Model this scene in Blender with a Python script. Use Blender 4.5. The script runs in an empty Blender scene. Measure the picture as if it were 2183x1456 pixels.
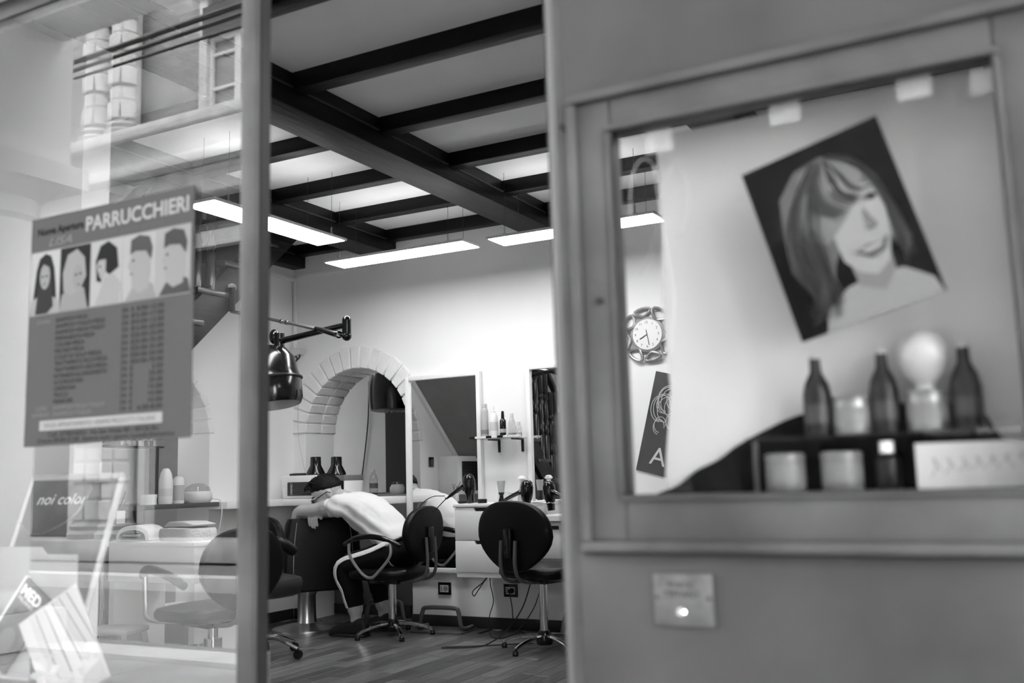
import bpy, bmesh, math, random
from math import sin, cos, pi, radians
from mathutils import Vector, Matrix, noise
random.seed(7)
S = bpy.context.scene
COL = S.collection
# ---------------------------------------------------------------- camera
cd = bpy.data.cameras.new('camera'); cam = bpy.data.objects.new('camera', cd); COL.objects.link(cam)
cd.sensor_width = 36; cd.lens = 35.0; cd.clip_start = .05; cd.clip_end = 200
yaw, pitch, roll = radians(28), radians(7.8), radians(1.64)
fw = Vector((-sin(yaw)*cos(pitch), cos(yaw)*cos(pitch), sin(pitch)))
r0 = Vector((cos(yaw), sin(yaw), 0)); u0 = r0.cross(fw)
rt = r0*cos(roll) - u0*sin(roll); up = rt.cross(fw)
mw = Matrix((rt, up, -fw)).transposed().to_4x4(); mw.translation = (0, 0, 1.0)
cam.matrix_world = mw
cd.dof.use_dof = True; cd.dof.focus_distance = 6.6; cd.dof.aperture_fstop = 2.4
S.camera = cam
# ---------------------------------------------------------------- world, exposure
w = bpy.data.worlds.new('overcast_sky'); S.world = w; w.use_nodes = True
bg = w.node_tree.nodes['Background']; bg.inputs[0].default_value = (1, 1, 1, 1); bg.inputs[1].default_value = 25.0
vs = S.view_settings; vs.view_transform = 'Standard'; vs.look = 'None'; vs.exposure = 0.0; vs.gamma = 1.0; vs.use_curve_mapping = False
LED = 25.0

# ---------------------------------------------------------------- materials
MATS = {}
def mat(name, v, rough=.5, metal=0., var=0., scale=6., bump=0., bscale=40., emit=0., spec=.5, stretch=None, objvar=0., coat=0.):
    if name in MATS: return MATS[name]
    m = bpy.data.materials.new(name); m.use_nodes = True; nt = m.node_tree; N = nt.nodes; L = nt.links
    p = N['Principled BSDF']
    p.inputs['Base Color'].default_value = (v, v, v, 1); p.inputs['Roughness'].default_value = rough
    p.inputs['Metallic'].default_value = metal; p.inputs['Specular IOR Level'].default_value = spec
    if coat: p.inputs['Coat Weight'].default_value = coat; p.inputs['Coat Roughness'].default_value = .1
    if emit:
        p.inputs['Emission Color'].default_value = (1, 1, 1, 1); p.inputs['Emission Strength'].default_value = emit
    if var or bump or objvar:
        tc = N.new('ShaderNodeTexCoord'); mp = N.new('ShaderNodeMapping'); L.new(tc.outputs['Object'], mp.inputs[0])
        if stretch: mp.inputs['Scale'].default_value = stretch
    val = None
    if var:
        nz = N.new('ShaderNodeTexNoise'); nz.inputs['Scale'].default_value = scale; nz.inputs['Detail'].default_value = 6
        L.new(mp.outputs[0], nz.inputs['Vector'])
        mr = N.new('ShaderNodeMapRange'); mr.inputs[1].default_value = .3; mr.inputs[2].default_value = .7
        mr.inputs[3].default_value = v*(1-var); mr.inputs[4].default_value = v*(1+var)
        L.new(nz.outputs[0], mr.inputs[0]); val = mr.outputs[0]
    if objvar:
        oi = N.new('ShaderNodeObjectInfo'); m2 = N.new('ShaderNodeMapRange')
        m2.inputs[3].default_value = 1-objvar; m2.inputs[4].default_value = 1+objvar
        L.new(oi.outputs['Random'], m2.inputs[0])
        mu = N.new('ShaderNodeMath'); mu.operation = 'MULTIPLY'; mu.inputs[0].default_value = v
        if val: L.new(val, mu.inputs[0])
        L.new(m2.outputs[0], mu.inputs[1]); val = mu.outputs[0]
    if val is not None:
        cb = N.new('ShaderNodeCombineColor')
        for i in range(3): L.new(val, cb.inputs[i])
        L.new(cb.outputs[0], p.inputs['Base Color'])
    if bump:
        n2 = N.new('ShaderNodeTexNoise'); n2.inputs['Scale'].default_value = bscale; n2.inputs['Detail'].default_value = 5
        L.new(mp.outputs[0], n2.inputs['Vector'])
        bp = N.new('ShaderNodeBump'); bp.inputs['Strength'].default_value = bump; bp.inputs['Distance'].default_value = .01
        L.new(n2.outputs[0], bp.inputs['Height']); L.new(bp.outputs[0], p.inputs['Normal'])
    MATS[name] = m; return m
def glassmat(name, r0, tint=1.0, rough=0.0):
    m = bpy.data.materials.new(name); m.use_nodes = True; nt = m.node_tree; N = nt.nodes; L = nt.links
    N.remove(N['Principled BSDF']); out = N['Material Output']
    tr = N.new('ShaderNodeBsdfTransparent'); tr.inputs[0].default_value = (tint, tint, tint, 1)
    gl = N.new('ShaderNodeBsdfGlossy'); gl.inputs['Roughness'].default_value = rough
    lw = N.new('ShaderNodeLayerWeight'); lw.inputs[0].default_value = .5
    pw = N.new('ShaderNodeMath'); pw.operation = 'POWER'; pw.inputs[1].default_value = 5; L.new(lw.outputs['Facing'], pw.inputs[0])
    mr = N.new('ShaderNodeMapRange'); mr.inputs[3].default_value = r0; mr.inputs[4].default_value = 1; L.new(pw.outputs[0], mr.inputs[0])
    mx = N.new('ShaderNodeMixShader'); L.new(mr.outputs[0], mx.inputs[0]); L.new(tr.outputs[0], mx.inputs[1]); L.new(gl.outputs[0], mx.inputs[2])
    L.new(mx.outputs[0], out.inputs[0]); MATS[name] = m; return m
def filmmat(name, v, opacity, transl=.5):
    m = bpy.data.materials.new(name); m.use_nodes = True; nt = m.node_tree; N = nt.nodes; L = nt.links
    N.remove(N['Principled BSDF']); out = N['Material Output']
    tr = N.new('ShaderNodeBsdfTransparent'); d = N.new('ShaderNodeBsdfDiffuse'); d.inputs[0].default_value = (v, v, v, 1)
    t2 = N.new('ShaderNodeBsdfTranslucent'); t2.inputs[0].default_value = (v, v, v, 1)
    a = N.new('ShaderNodeMixShader'); a.inputs[0].default_value = transl; L.new(d.outputs[0], a.inputs[1]); L.new(t2.outputs[0], a.inputs[2])
    b = N.new('ShaderNodeMixShader'); b.inputs[0].default_value = opacity; L.new(tr.outputs[0], b.inputs[1]); L.new(a.outputs[0], b.inputs[2])
    L.new(b.outputs[0], out.inputs[0]); MATS[name] = m; return m

white_wall = mat('white_wall', .82, .8, var=.03, scale=1.5, bump=.05, bscale=60)
grey_wall = mat('grey_wall', .36, .8, var=.06, scale=2)
plaster = mat('ceiling_plaster', .80, .9, var=.05, scale=2.5, bump=.06)
beam_wood = mat('dark_beam_wood', .0045, .45, var=.6, scale=4, bump=.35, bscale=30, stretch=(1, .18, 1), spec=.2)
joist_wood = mat('dark_joist_wood', .0045, .45, var=.6, scale=4, bump=.35, bscale=30, stretch=(.18, 1, 1), spec=.2)
floor_wood = mat('floor_wood', .115, .32, var=.4, scale=9, stretch=(6, .55, 1), objvar=.45, bump=.04, spec=.4)
floor_far = mat('floor_boards_far', .10, .35, var=.4, scale=9, stretch=(6, .55, 1))
dark_base = mat('dark_baseboard', .022, .45, var=.3)
white_lac = mat('white_lacquer', .80, .35)
black_leather = mat('black_leather', .003, .40, bump=.12, bscale=220, spec=.22)
grey_leather = mat('worn_black_leather', .012, .4, bump=.1, bscale=200)
black_plastic = mat('black_plastic', .006, .18, spec=.5)
black_matte = mat('black_matte', .005, .6)
chrome = mat('chrome', .75, .12, 1.)
steel = mat('brushed_steel', .55, .3, 1., bump=.02, bscale=300)
grey_tube = mat('grey_painted_tube', .09, .4)
silver_tube = mat('silver_painted_tube', .42, .35, .6)
mirror_m = mat('mirror_silver', .92, .0, 1.)
led_m = mat('led_diffuser', .9, .5, emit=LED)
led_fill = mat('led_uplight', .9, .5, emit=4.4)  # added glow for the ceiling, unseen from below
led_frame = mat('led_frame', .6, .4)
skin = mat('skin', .42, .5, var=.08, scale=14)
hair_m = mat('black_hair', .003, .5, bump=.6, bscale=110, spec=.2)
tee = mat('white_cotton', .72, .9, bump=.35, bscale=11)
trouser = mat('black_trousers', .004, .85, spec=.2)
stripe_m = mat('white_stripe', .75, .85, var=.1, scale=40)
shoe_m = mat('black_shoe', .005, .6)
door_paint = mat('grey_door_paint', .050, .6, spec=.3, var=.38, scale=2.6, bump=.12, bscale=9)
frame_paint = mat('grey_frame_paint', .064, .55, spec=.3, var=.36, scale=5, bump=.1, bscale=12)
rubber = mat('dark_rubber', .012, .6)
brassplate = mat('worn_metal_plate', .13, .45, .5, var=.3, scale=30)
glass_win = glassmat('window_glass', .085)
glass_door = glassmat('door_glass', .006)
glass_thin = glassmat('clear_plastic', .06, .88)
glass_dark = glassmat('dark_bottle_glass', .06, .12)
sheet_m = filmmat('white_paper_sheet', .50, .985, .05)
haze_m = filmmat('smear_on_glass', .85, .32, .5)
paper = mat('white_paper', .75, .7)
stone = mat('pale_stone', .50, .9, var=.25, scale=3, bump=.5, bscale=8)
stone_d = mat('grey_stone', .30, .9, var=.3, scale=3, bump=.4, bscale=10)
outer_wall = mat('rendered_wall', .42, .9, var=.12, scale=1.2)
pave_m = mat('street_paving', .20, .85, var=.25, scale=2, objvar=.15)
def prn(v): return mat('print_%04d' % int(v*10000), v, .9, spec=.03)
def gray(v, rough=.6, **k): return mat('grey_%03d_%02d' % (int(v*1000), int(rough*100)), v, rough, **k)

# ---------------------------------------------------------------- geometry helpers
class B:
    def __init__(s): s.v = []; s.f = []
    def add(s, v, f):
        o = len(s.v); s.v += [Vector(p) for p in v]; s.f += [tuple(i+o for i in q) for q in f]; return s
    def box(s, x0, x1, y0, y1, z0, z1):
        return s.add([(x0,y0,z0),(x1,y0,z0),(x1,y1,z0),(x0,y1,z0),(x0,y0,z1),(x1,y0,z1),(x1,y1,z1),(x0,y1,z1)],
                     [(3,2,1,0),(4,5,6,7),(0,1,5,4),(1,2,6,5),(2,3,7,6),(3,0,4,7)])
    def prism(s, poly, d0, d1, plane='xz'):
        # poly 2d, extruded along the third axis from d0 to d1
        def P(a, b, d): return (a, d, b) if plane == 'xz' else ((d, a, b) if plane == 'yz' else (a, b, d))
        n = len(poly); v = [P(a, b, d0) for a, b in poly] + [P(a, b, d1) for a, b in poly]
        f = [tuple(range(n)), tuple(range(2*n-1, n-1, -1))] + [(i, i+n, (i+1) % n+n, (i+1) % n) for i in range(n)]
        return s.add(v, f)
    def tube(s, pts, r, n=8, closed=False, cap=True, flat=1.0):
        pts = [Vector(p) for p in pts]; m = len(pts); R = r if isinstance(r, (list, tuple)) else [r]*m
        rings = []; prev = None
        for i, p in enumerate(pts):
            a = pts[(i-1) % m] if (i or closed) else p; b = pts[(i+1) % m] if (i < m-1 or closed) else p
            t = (b-a).normalized()
            if prev is None:
                u = t.orthogonal().normalized() if abs(t.z) > .9 else Vector((0, 0, 1)).cross(t).normalized()
            else:
                u = (prev - t*prev.dot(t)).normalized()
            prev = u; q = t.cross(u)
            rings.append([p + u*(R[i]*cos(2*pi*k/n)) + q*(R[i]*flat*sin(2*pi*k/n)) for k in range(n)])
        v = [p for g in rings for p in g]; f = []
        for i in range(m if closed else m-1):
            for k in range(n):
                j = (i+1) % m; f.append((i*n+k, i*n+(k+1) % n, j*n+(k+1) % n, j*n+k))
        if cap and not closed: f += [tuple(range(n-1, -1, -1)), tuple((m-1)*n+k for k in range(n))]
        return s.add(v, f)
    def cyl(s, p0, p1, r, r1=None, n=16): return s.tube([p0, p1], [r, r if r1 is None else r1], n)
    def lathe(s, prof, c=(0, 0, 0), n=18, sx=1, sy=1):
        v = []; f = []; m = len(prof)
        for r, z in prof: v += [(c[0]+sx*max(r, 1e-4)*cos(2*pi*k/n), c[1]+sy*max(r, 1e-4)*sin(2*pi*k/n), c[2]+z) for k in range(n)]
        for i in range(m-1):
            for k in range(n): f.append((i*n+k, i*n+(k+1) % n, (i+1)*n+(k+1) % n, (i+1)*n+k))
        f += [tuple(range(n-1, -1, -1)), tuple((m-1)*n+k for k in range(n))]
        return s.add(v, f)
    def ball(s, c, rx, ry=None, rz=None, rot=None, n=16, m=10):
        ry = rx if ry is None else ry; rz = rx if rz is None else rz; v = []; f = []; c = Vector(c)
        for i in range(m+1):
            t = pi*i/m
            for k in range(n):
                q = Vector((rx*sin(t)*cos(2*pi*k/n), ry*sin(t)*sin(2*pi*k/n), -rz*cos(t)))
                if rot is not None: q = rot @ q
                v.append(c+q)
        for i in range(m):
            for k in range(n): f.append((i*n+k, i*n+(k+1) % n, (i+1)*n+(k+1) % n, (i+1)*n+k))
        return s.add(v, f)
    def loft(s, rings, cap=True):
        n = len(rings[0]); v = [p for g in rings for p in g]; f = []
        for i in range(len(rings)-1):
            for k in range(n): f.append((i*n+k, i*n+(k+1) % n, (i+1)*n+(k+1) % n, (i+1)*n+k))
        if cap: f += [tuple(range(n-1, -1, -1)), tuple((len(rings)-1)*n+k for k in range(n))]
        return s.add(v, f)
    def arch_wall(s, u0, u1, zt, cu, cz, r, d0, d1, plane='xz', n=24, z0=0.):
        s.prism([(u0, z0), (cu-r, z0), (cu-r, zt), (u0, zt)], d0, d1, plane)
        s.prism([(cu+r, z0), (u1, z0), (u1, zt), (cu+r, zt)], d0, d1, plane)
        for i in range(n):
            a, b = pi - pi*i/n, pi - pi*(i+1)/n
            s.prism([(cu+r*cos(a), cz+r*sin(a)), (cu+r*cos(b), cz+r*sin(b)), (cu+r*cos(b), zt), (cu+r*cos(a), zt)], d0, d1, plane)
        return s
    def mesh(s, name='m', bevel=0, weld=True, seg=2):
        bm = bmesh.new(); vs_ = [bm.verts.new(p) for p in s.v]
        for q in s.f:
            try: bm.faces.new([vs_[i] for i in q])
            except ValueError: pass
        if weld: bmesh.ops.remove_doubles(bm, verts=bm.verts, dist=1e-5)
        bmesh.ops.recalc_face_normals(bm, faces=bm.faces)
        if bevel:
            es = [e for e in bm.edges if len(e.link_faces) == 2 and e.calc_face_angle(0) > .6]
            bmesh.ops.bevel(bm, geom=es, offset=bevel, segments=seg, affect='EDGES', profile=.5, clamp_overlap=True)
        me = bpy.data.meshes.new(name); bm.to_mesh(me); bm.free(); return me
    def build(s, name, m, parent=None, bevel=0, smooth=True, weld=True, seg=2, label=None, ang=40, stuff=False):
        me = s.mesh(name, bevel, weld, seg); return link(name, me, m, parent, smooth, label, ang, stuff)
def link(name, me, m, parent=None, smooth=True, label=None, ang=40, stuff=False):
    o = bpy.data.objects.new(name, me); COL.objects.link(o)
    if m is not None: me.materials.clear(); me.materials.append(m)
    if smooth:
        me.shade_smooth(); me.set_sharp_from_angle(angle=radians(ang))
    if parent is not None: o.parent = parent
    if label: o['label'] = label
    if stuff: o['kind'] = 'stuff'
    return o
def tag(o, label, cat, group=None):
    o['label'] = label; o['category'] = cat
    if group: o['group'] = group
    return o
def thing(name, label, cat, loc=(0, 0, 0), rz=0., group=None):
    o = bpy.data.objects.new(name, None); COL.objects.link(o); o.empty_display_size = .1
    o.location = loc; o.rotation_euler = (0, 0, rz); return tag(o, label, cat, group)
def struct(o, label=None):
    o['kind'] = 'structure'
    if label: o['label'] = label
    return o
def sroot(name, label=None, loc=(0, 0, 0)):
    o = bpy.data.objects.new(name, None); COL.objects.link(o); o.location = loc; o.empty_display_size = .1; return struct(o, label)
def copy_tree(o, parent=None, label=None):
    c = o.copy(); COL.objects.link(c); c.parent = parent
    if label: c['label'] = label
    for ch in list(o.children): copy_tree(ch, c)
    return c
def inst(name, me, parent, loc, rot=(0, 0, 0), scale=(1, 1, 1)):
    o = bpy.data.objects.new(name, me); COL.objects.link(o); o.parent = parent; o.location = loc; o.rotation_euler = rot; o.scale = scale; return o
def remeshed(b, vox, m, name, parent=None, smooth_it=4, label=None):
    o = b.build(name, m, None, weld=False)
    md = o.modifiers.new('r', 'REMESH'); md.mode = 'VOXEL'; md.voxel_size = vox; md.use_smooth_shade = True
    sm = o.modifiers.new('s', 'SMOOTH'); sm.iterations = smooth_it; sm.factor = .5
    dg = bpy.context.evaluated_depsgraph_get(); me = bpy.data.meshes.new_from_object(o.evaluated_get(dg))
    bpy.data.objects.remove(o); me.shade_smooth()
    o = bpy.data.objects.new(name, me); COL.objects.link(o); me.materials.clear(); me.materials.append(m)
    if parent is not None: o.parent = parent
    if label: o['label'] = label
    return o
def text_mesh(body, size, width=None, shear=0., bold=0.):
    c = bpy.data.curves.new('t', 'FONT'); c.body = body; c.size = size; c.align_x = 'LEFT'; c.shear = shear; c.offset = bold; c.resolution_u = 3
    o = bpy.data.objects.new('t', c); COL.objects.link(o)
    dg = bpy.context.evaluated_depsgraph_get(); me = bpy.data.meshes.new_from_object(o.evaluated_get(dg))
    bpy.data.objects.remove(o); bpy.data.curves.remove(c)
    if width and len(me.vertices):
        xs = [v.co.x for v in me.vertices]; k = width/max(1e-6, max(xs)-min(xs)); x0 = min(xs)
        for v in me.vertices: v.co.x = (v.co.x-x0)*k
    return me
def lettering(body, parent, m, loc, size, width=None, rot=(pi/2, 0, 0), shear=0., bold=0., name='lettering'):
    me = text_mesh(body, size, width, shear, bold); me.materials.clear(); me.materials.append(m)
    return inst(name, me, parent, loc, rot)
def spline(pts, n=8):
    P = [Vector(p) for p in pts]; P = [P[0]*2-P[1]] + P + [P[-1]*2-P[-2]]; out = []
    for i in range(1, len(P)-2):
        a, b, c, d = P[i-1:i+3]
        for k in range(n):
            t = k/n; out.append(.5*((2*b) + (c-a)*t + (2*a-5*b+4*c-d)*t*t + (3*b-a-3*c+d)*t**3))
    out.append(P[-2]); return out
def rrect(w, d, r, n=5, cx=0, cy=0):
    o = []
    for sx, sy, a0 in ((1, 1, 0), (-1, 1, pi/2), (-1, -1, pi), (1, -1, 3*pi/2)):
        for k in range(n+1): a = a0+pi/2*k/n; o.append((cx+sx*(w/2-r)+r*cos(a), cy+sy*(d/2-r)+r*sin(a)))
    return o
# ================================================================ ROOM SHELL
XL, YB, ZC = -5.12, 6.0, 2.83
# floor
fl = struct(B().box(-6.6, 2.2, 1.45, 8.0, -.06, -.012).build('floor', floor_far))
fl['label'] = 'dark strip parquet floor of the salon'
plank = B().box(-.044, .044, -.248, .248, -.012, 0).mesh('plank', bevel=.0015, seg=1); plank.materials.append(floor_wood)
pi_ = 0; x = -5.07
while x < -1.75:
    off = random.random()*.5; y = 5.99-.25-off+.5
    while y > 3.75:
        if y < 6.02:
            y1 = min(y+.248, 5.995); y0 = y-.248; c = (y0+y1)/2
            if pi_ < 298: inst('plank', plank, fl, (x, c, 0), scale=(1, (y1-y0)/.496, 1)); pi_ += 1
        y -= .5
    x += .09
b = B(); x = -5.07
while x < 2.1:
    y = 1.7
    while y < 3.55 or (x > -1.75 and y < 5.9):
        b.box(x-.044, x+.044, y, y+.49, -.012, -.001); y += .5
    x += .09
o = b.build('plank_field', floor_far, fl, stuff=True, smooth=False)
# ceiling and beams
ce = struct(B().box(-6.6, -4.40, 1.62, 3.3, ZC, ZC+.1).box(-6.6, -4.40, 5.75, 8, ZC, ZC+.1).box(-4.40, 2.2, 1.62, 8, ZC, ZC+.1)
            .box(-6.6, -4.3, 3.2, 5.85, 4.3, 4.4).box(-4.40, -4.3, 3.2, 5.85, 2.9, 4.3).box(-6.6, -6.5, 3.2, 5.85, 2.9, 4.3).box(-6.6, -4.3, 3.15, 3.3, 2.9, 4.3).box(-6.6, -4.3, 5.75, 5.9, 2.9, 4.3).build('ceiling', plaster, smooth=False), 'white plaster ceiling between black beams')
def beam(x0, x1):
    o = B().box(x0, x1, 1.66, 5.995, 2.67, ZC+.002).build('beam', beam_wood, ce, bevel=.006)
    for s, xx in ((-1, x0), (1, x1)):
        B().box(xx-.006, xx+.006, 1.66, 5.99, 2.757, 2.765).build('groove_strip', gray(.03, .5), o)
for x0 in (-5.12+.0, -4.375, -3.075, -1.41, -.1): beam(x0, x0+.235 if x0 > -5 else x0+.12)
for yj in (1.98, 2.655, 3.315, 3.975, 4.64, 5.275, 5.87):
    for x0, x1 in ((-5.0, -4.375), (-4.14, -3.075), (-2.84, -1.41), (-1.175, -.1)):
        if x0 < -4.9 and 3.2 < yj < 5.7: continue
        B().box(x0, x1, yj, yj+.088, 2.75, ZC+.002).build('joist', joist_wood, ce, bevel=.004)
# back wall with arch
AX, AZ, AR = -4.52, 1.38, .48
wb = struct(B().arch_wall(-6.6, 2.2, 3.0, AX, AZ, AR, YB, YB+.34, z0=-.05).build('wall_back', white_wall, smooth=False), 'white back wall with a round brick arch')
def voussoirs(parent, cu, cz, r, R, ranges, plane, m, n):
    for (d0, d1, rr) in ranges:
        for i in range(n):
            a, c = pi - pi*(i+.06)/n, pi - pi*(i+.94)/n; j = random.uniform(-.006, .006)
            pts = [(cu+(r-.012)*cos(a), cz+(r-.012)*sin(a)), (cu+(r-.012)*cos(c), cz+(r-.012)*sin(c)), (cu+(rr+j)*cos(c), cz+(rr+j)*sin(c)), (cu+(rr+j)*cos(a), cz+(rr+j)*sin(a))]
            B().prism(pts, d0+random.uniform(-.003, .003), d1, plane).build('brick', m, parent, bevel=.006, seg=1)
voussoirs(wb, AX, AZ, AR, .63, [(YB-.014, YB+.165, .63), (YB+.175, YB+.35, .52)], 'xz', mat('white_painted_brick', .78, .8, var=.06, scale=8, bump=.3, bscale=25), 19)
# room behind the arch
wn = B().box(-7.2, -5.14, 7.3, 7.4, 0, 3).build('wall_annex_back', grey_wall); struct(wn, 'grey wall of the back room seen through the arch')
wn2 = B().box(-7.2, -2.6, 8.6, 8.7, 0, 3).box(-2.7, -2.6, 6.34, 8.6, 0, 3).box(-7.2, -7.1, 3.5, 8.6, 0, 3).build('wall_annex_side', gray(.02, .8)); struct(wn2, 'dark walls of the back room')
struct(B().box(-5.14, -2.7, 7.24, 7.28, 0, 3).build('wall_annex_dark', gray(.004, .8)), 'black recess at the right of the back room')  # darkness of the room put into an added black panel
wn3 = B().box(-5.2, -4.28, 6.36, 6.42, 0, .86).build('wall_annex_low', gray(.16, .8)); struct(wn3, 'low grey wall below the arch counter')
# left wall with a second arch
CY, CZ2, CR = 4.66, 1.36, .46
wl = struct(B().arch_wall(1.7, YB, 3.0, CY, CZ2, CR, XL-.3, XL, plane='yz', z0=-.05).build('wall_left', white_wall, smooth=False), 'white left wall with an arched opening under the stairs')
voussoirs(wl, CY, CZ2, CR, .5, [(XL-.29, XL-.16, .50), (XL-.15, XL+.008, .50)], 'yz', MATS['white_painted_brick'], 15)
ws = struct(B().box(-6.3, -6.2, 3.6, 5.9, 0, 3).build('wall_annex_left', grey_wall), 'grey wall behind the left arch')
# partition stub near the window, right wall, front wall inside
struct(B().box(-5.12, -3.05, 2.40, 2.52, 0, ZC).build('wall_partition', white_wall), 'white partition beside the shop window')
struct(B().box(2.1, 2.2, 1.6, 6.3, 0, 3).build('wall_right', white_wall), 'white right wall')
# baseboards
struct(B().box(-4.04, 2.1, YB-.018, YB-.001, 0, .075).build('baseboard_back', dark_base, bevel=.004), 'dark wooden baseboard under the mirrors')
struct(B().box(-5.1, -5.0, YB-.018, YB-.001, 0, .075).box(-5.0, -4.29, 6.335, 6.358, 0, .075).build('baseboard_arch', dark_base), 'dark baseboard around the arch')
struct(B().box(XL+.001, XL+.018, 5.12, YB-.02, 0, .075).box(XL+.001, XL+.018, 2.6, 4.2, 0, .075).build('baseboard_left', dark_base), 'dark baseboard of left wall')
# cable trunking and moulding
struct(B().box(-5.11, -4.40, YB-.015, YB-.001, 2.605, 2.625).build('trim_1', white_wall), 'thin white moulding along the back wall')
t = thing('cable_duct', 'white cable duct running down the corner of the back wall', 'cable duct', (0, 0, 0))
B().box(-5.112, -5.085, YB-.022, YB-.001, 2.02, 2.60).build('duct', white_wall, t, bevel=.002); B().box(-5.118, -5.10, 5.0, YB-.022, 2.58, 2.605).build('duct', white_wall, t)
# ---- staircase along the left wall
st = thing('staircase', 'dark wooden staircase with turned balusters climbing the left wall', 'staircase', (0, 0, 0))
zs = lambda y: 1.88 + .92*(y-4.28)
y0, y1 = 2.62, 5.28
B().prism([(y0, zs(y0)), (y1, zs(y1)), (y1, zs(y1)+.07), (y0, zs(y0)+.07)], -5.115, -4.36, 'yz').build('soffit', gray(.24, .8, var=.06), st)
B().prism([(y0-.02, zs(y0)+.0), (y1, zs(y1)+.0), (y1, zs(y1)+.28), (y0-.02, zs(y0)+.28)], -4.36, -4.31, 'yz').build('stringer', beam_wood, st, bevel=.005)
B().prism([(y0+.7, zs(y0+.7)-.055), (y1-.5, zs(y1-.5)-.055), (y1-.5, zs(y1-.5)-.003), (y0+.7, zs(y0+.7)-.003)], -5.117, -5.085, 'yz').build('wall_moulding', white_wall, st)
prof = [(.030, 0), (.030, .22), (.018, .235), (.032, .27), (.022, .31), (.016, .34), (.030, .40), (.026, .52), (.016, .56), (.032, .60), (.018, .63), (.030, .645), (.030, .86)]
bal = B().lathe(prof, n=10).mesh('baluster'); bal.materials.append(mat('polished_dark_wood', .014, .3, var=.5, scale=5)); bal.shade_smooth(); bal.set_sharp_from_angle(angle=.7)
wood = MATS['polished_dark_wood']
k = 0; y = y0+.1
while y < y1-.1:
    B().box(-5.11, -4.30, y-.03, y+.24, zs(y)+.30, zs(y)+.335).build('tread', wood, st, bevel=.006)
    B().box(-5.11, -4.37, y-.02, y, zs(y)+.08, zs(y)+.30).build('riser', gray(.05, .5), st)
    if y < 4.4: inst('baluster', bal, st, (-4.335, y+.1, zs(y)+.335)); inst('baluster', bal, st, (-4.335, y-.01, zs(y)+.335)) if k else None
    k += 1; y += .215
B().prism([(y0, zs(y0)+1.19), (4.45, zs(4.45)+1.19), (4.45, zs(4.45)+1.26), (y0, zs(y0)+1.26)], -4.365, -4.30, 'yz').build('handrail', wood, st, bevel=.012)
B().box(-4.38, -4.29, y0-.09, y0, 0, 1.35).ball((-4.335, y0-.045, 1.40), .055).build('newel_post', wood, st)
# ================================================================ FACADE
GY = 1.6
wf = struct(B().box(-6.6, -1.42, GY-.05, GY+.1, 2.30, 5.2).box(-1.5, 5, GY-.05, GY+.1, 2.55, 5.2).box(-6.6, -2.75, GY-.05, GY+.1, -.1, 2.3).box(-2.75, -1.5, GY-.06, GY+.06, -.1, .44)
             .box(.95, 5, GY-.05, GY+.1, -.1, 2.55).build('wall_front', outer_wall, smooth=False), 'street front wall around the shop window')
wi = sroot('window_1', 'shop window left of the doorway')
B().box(-2.75, -1.5, GY-.004, GY+.004, .44, 2.30).build('pane', glass_win, wi)
B().box(-1.503, -1.462, GY-.018, GY+.022, -.1, 2.6).build('mullion', frame_paint, wi, bevel=.006, label='grey painted steel post beside the doorway')
B().box(-1.464, -1.457, GY+.0, GY+.028, -.1, 2.6).build('gasket', rubber, wi)
B().box(-2.75, -1.5, GY-.012, GY+.03, 2.25, 2.31).build('head_rail', mat('dark_frame', .015, .5), wi, bevel=.005)
B().box(-2.75, -1.5, GY-.05, GY+.05, .40, .47).build('sill_rail', frame_paint, wi, bevel=.005)
b = B(); b.prism([(-2.74, GY+.07), (-1.60, GY+.07), (-1.82, 1.98), (-2.74, 1.98)], .42, .52, 'xy').prism([(-2.9, 1.98), (-1.82, 1.98), (-2.05, 2.3), (-2.9, 2.3)], .42, .52, 'xy'); struct(b.build('trim_2', mat('display_ledge', .24, .7, var=.15, scale=5)), 'pale display ledge inside the shop window')
# --- door leaf at the right
do = sroot('door_1', 'grey panelled shop door with a square glass pane')
def dbox(n, x0, x1, z0, z1, ya, yb, m=door_paint, bev=.004, **k): return B().box(x0, x1, GY+ya, GY+yb, z0, z1).build(n, m, do, bevel=bev, **k)
dbox('lower_panel', -.725, .95, -.08, .885, -.012, .03)
dbox('upper_panel', -.725, .95, 1.665, 2.52, -.012, .03)
dbox('edge_stile', -.745, -.70, -.08, 2.52, -.006, .05, frame_paint)
dbox('edge_channel', -.762, -.745, -.08, 2.52, .0, .03, mat('dull_steel', .16, .4, .7))
dbox('edge_seal', -.768, -.762, -.08, 2.52, .005, .02, rubber)
# moulding frame around glass
for n, x0, x1, z0, z1 in (('stile', -.70, -.632, .885, 1.665), ('stile', -.02, .07, .885, 1.665), ('rail', -.632, -.02, 1.602, 1.665), ('rail', -.632, -.02, .885, .962)):
    dbox(n, x0, x1, z0, z1, -.022, .03, frame_paint, .006)
def mould(x0, x1, z0, z1, w, ya, yb, m):
    for a in ((x0, x1, z1-w, z1), (x0, x1, z0, z0+w), (x0, x0+w, z0+w, z1-w), (x1-w, x1, z0+w, z1-w)):
        dbox('moulding', a[0], a[1], a[2], a[3], ya, yb, m, .005)
mould(-.712, .085, .872, 1.678, .018, -.036, -.01, frame_paint)
mould(-.640, -.012, .955, 1.610, .012, -.030, .0, frame_paint)
mould(-.718, .091, .866, 1.684, .005, -.0135, -.011, gray(.012, .7))
mould(-.695, .068, .889, 1.661, .004, -.0235, -.02, gray(.02, .7))
mould(-.634, -.018, .960, 1.604, .007, -.0305, -.004, gray(.012, .6))
dbox('panel_right', .07, .95, .885, 1.665, -.012, .03)
dp = B().box(-.64, -.012, GY-.002, GY+.002, .955, 1.61).build('pane', glass_door, do)
for xx, zz in ((-.663, 1.30), (-.722, 1.625)):
    B().cyl((xx, GY-.026, zz), (xx, GY-.018, zz), .007, n=12).build('screw_hole', black_matte, do)
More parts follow.
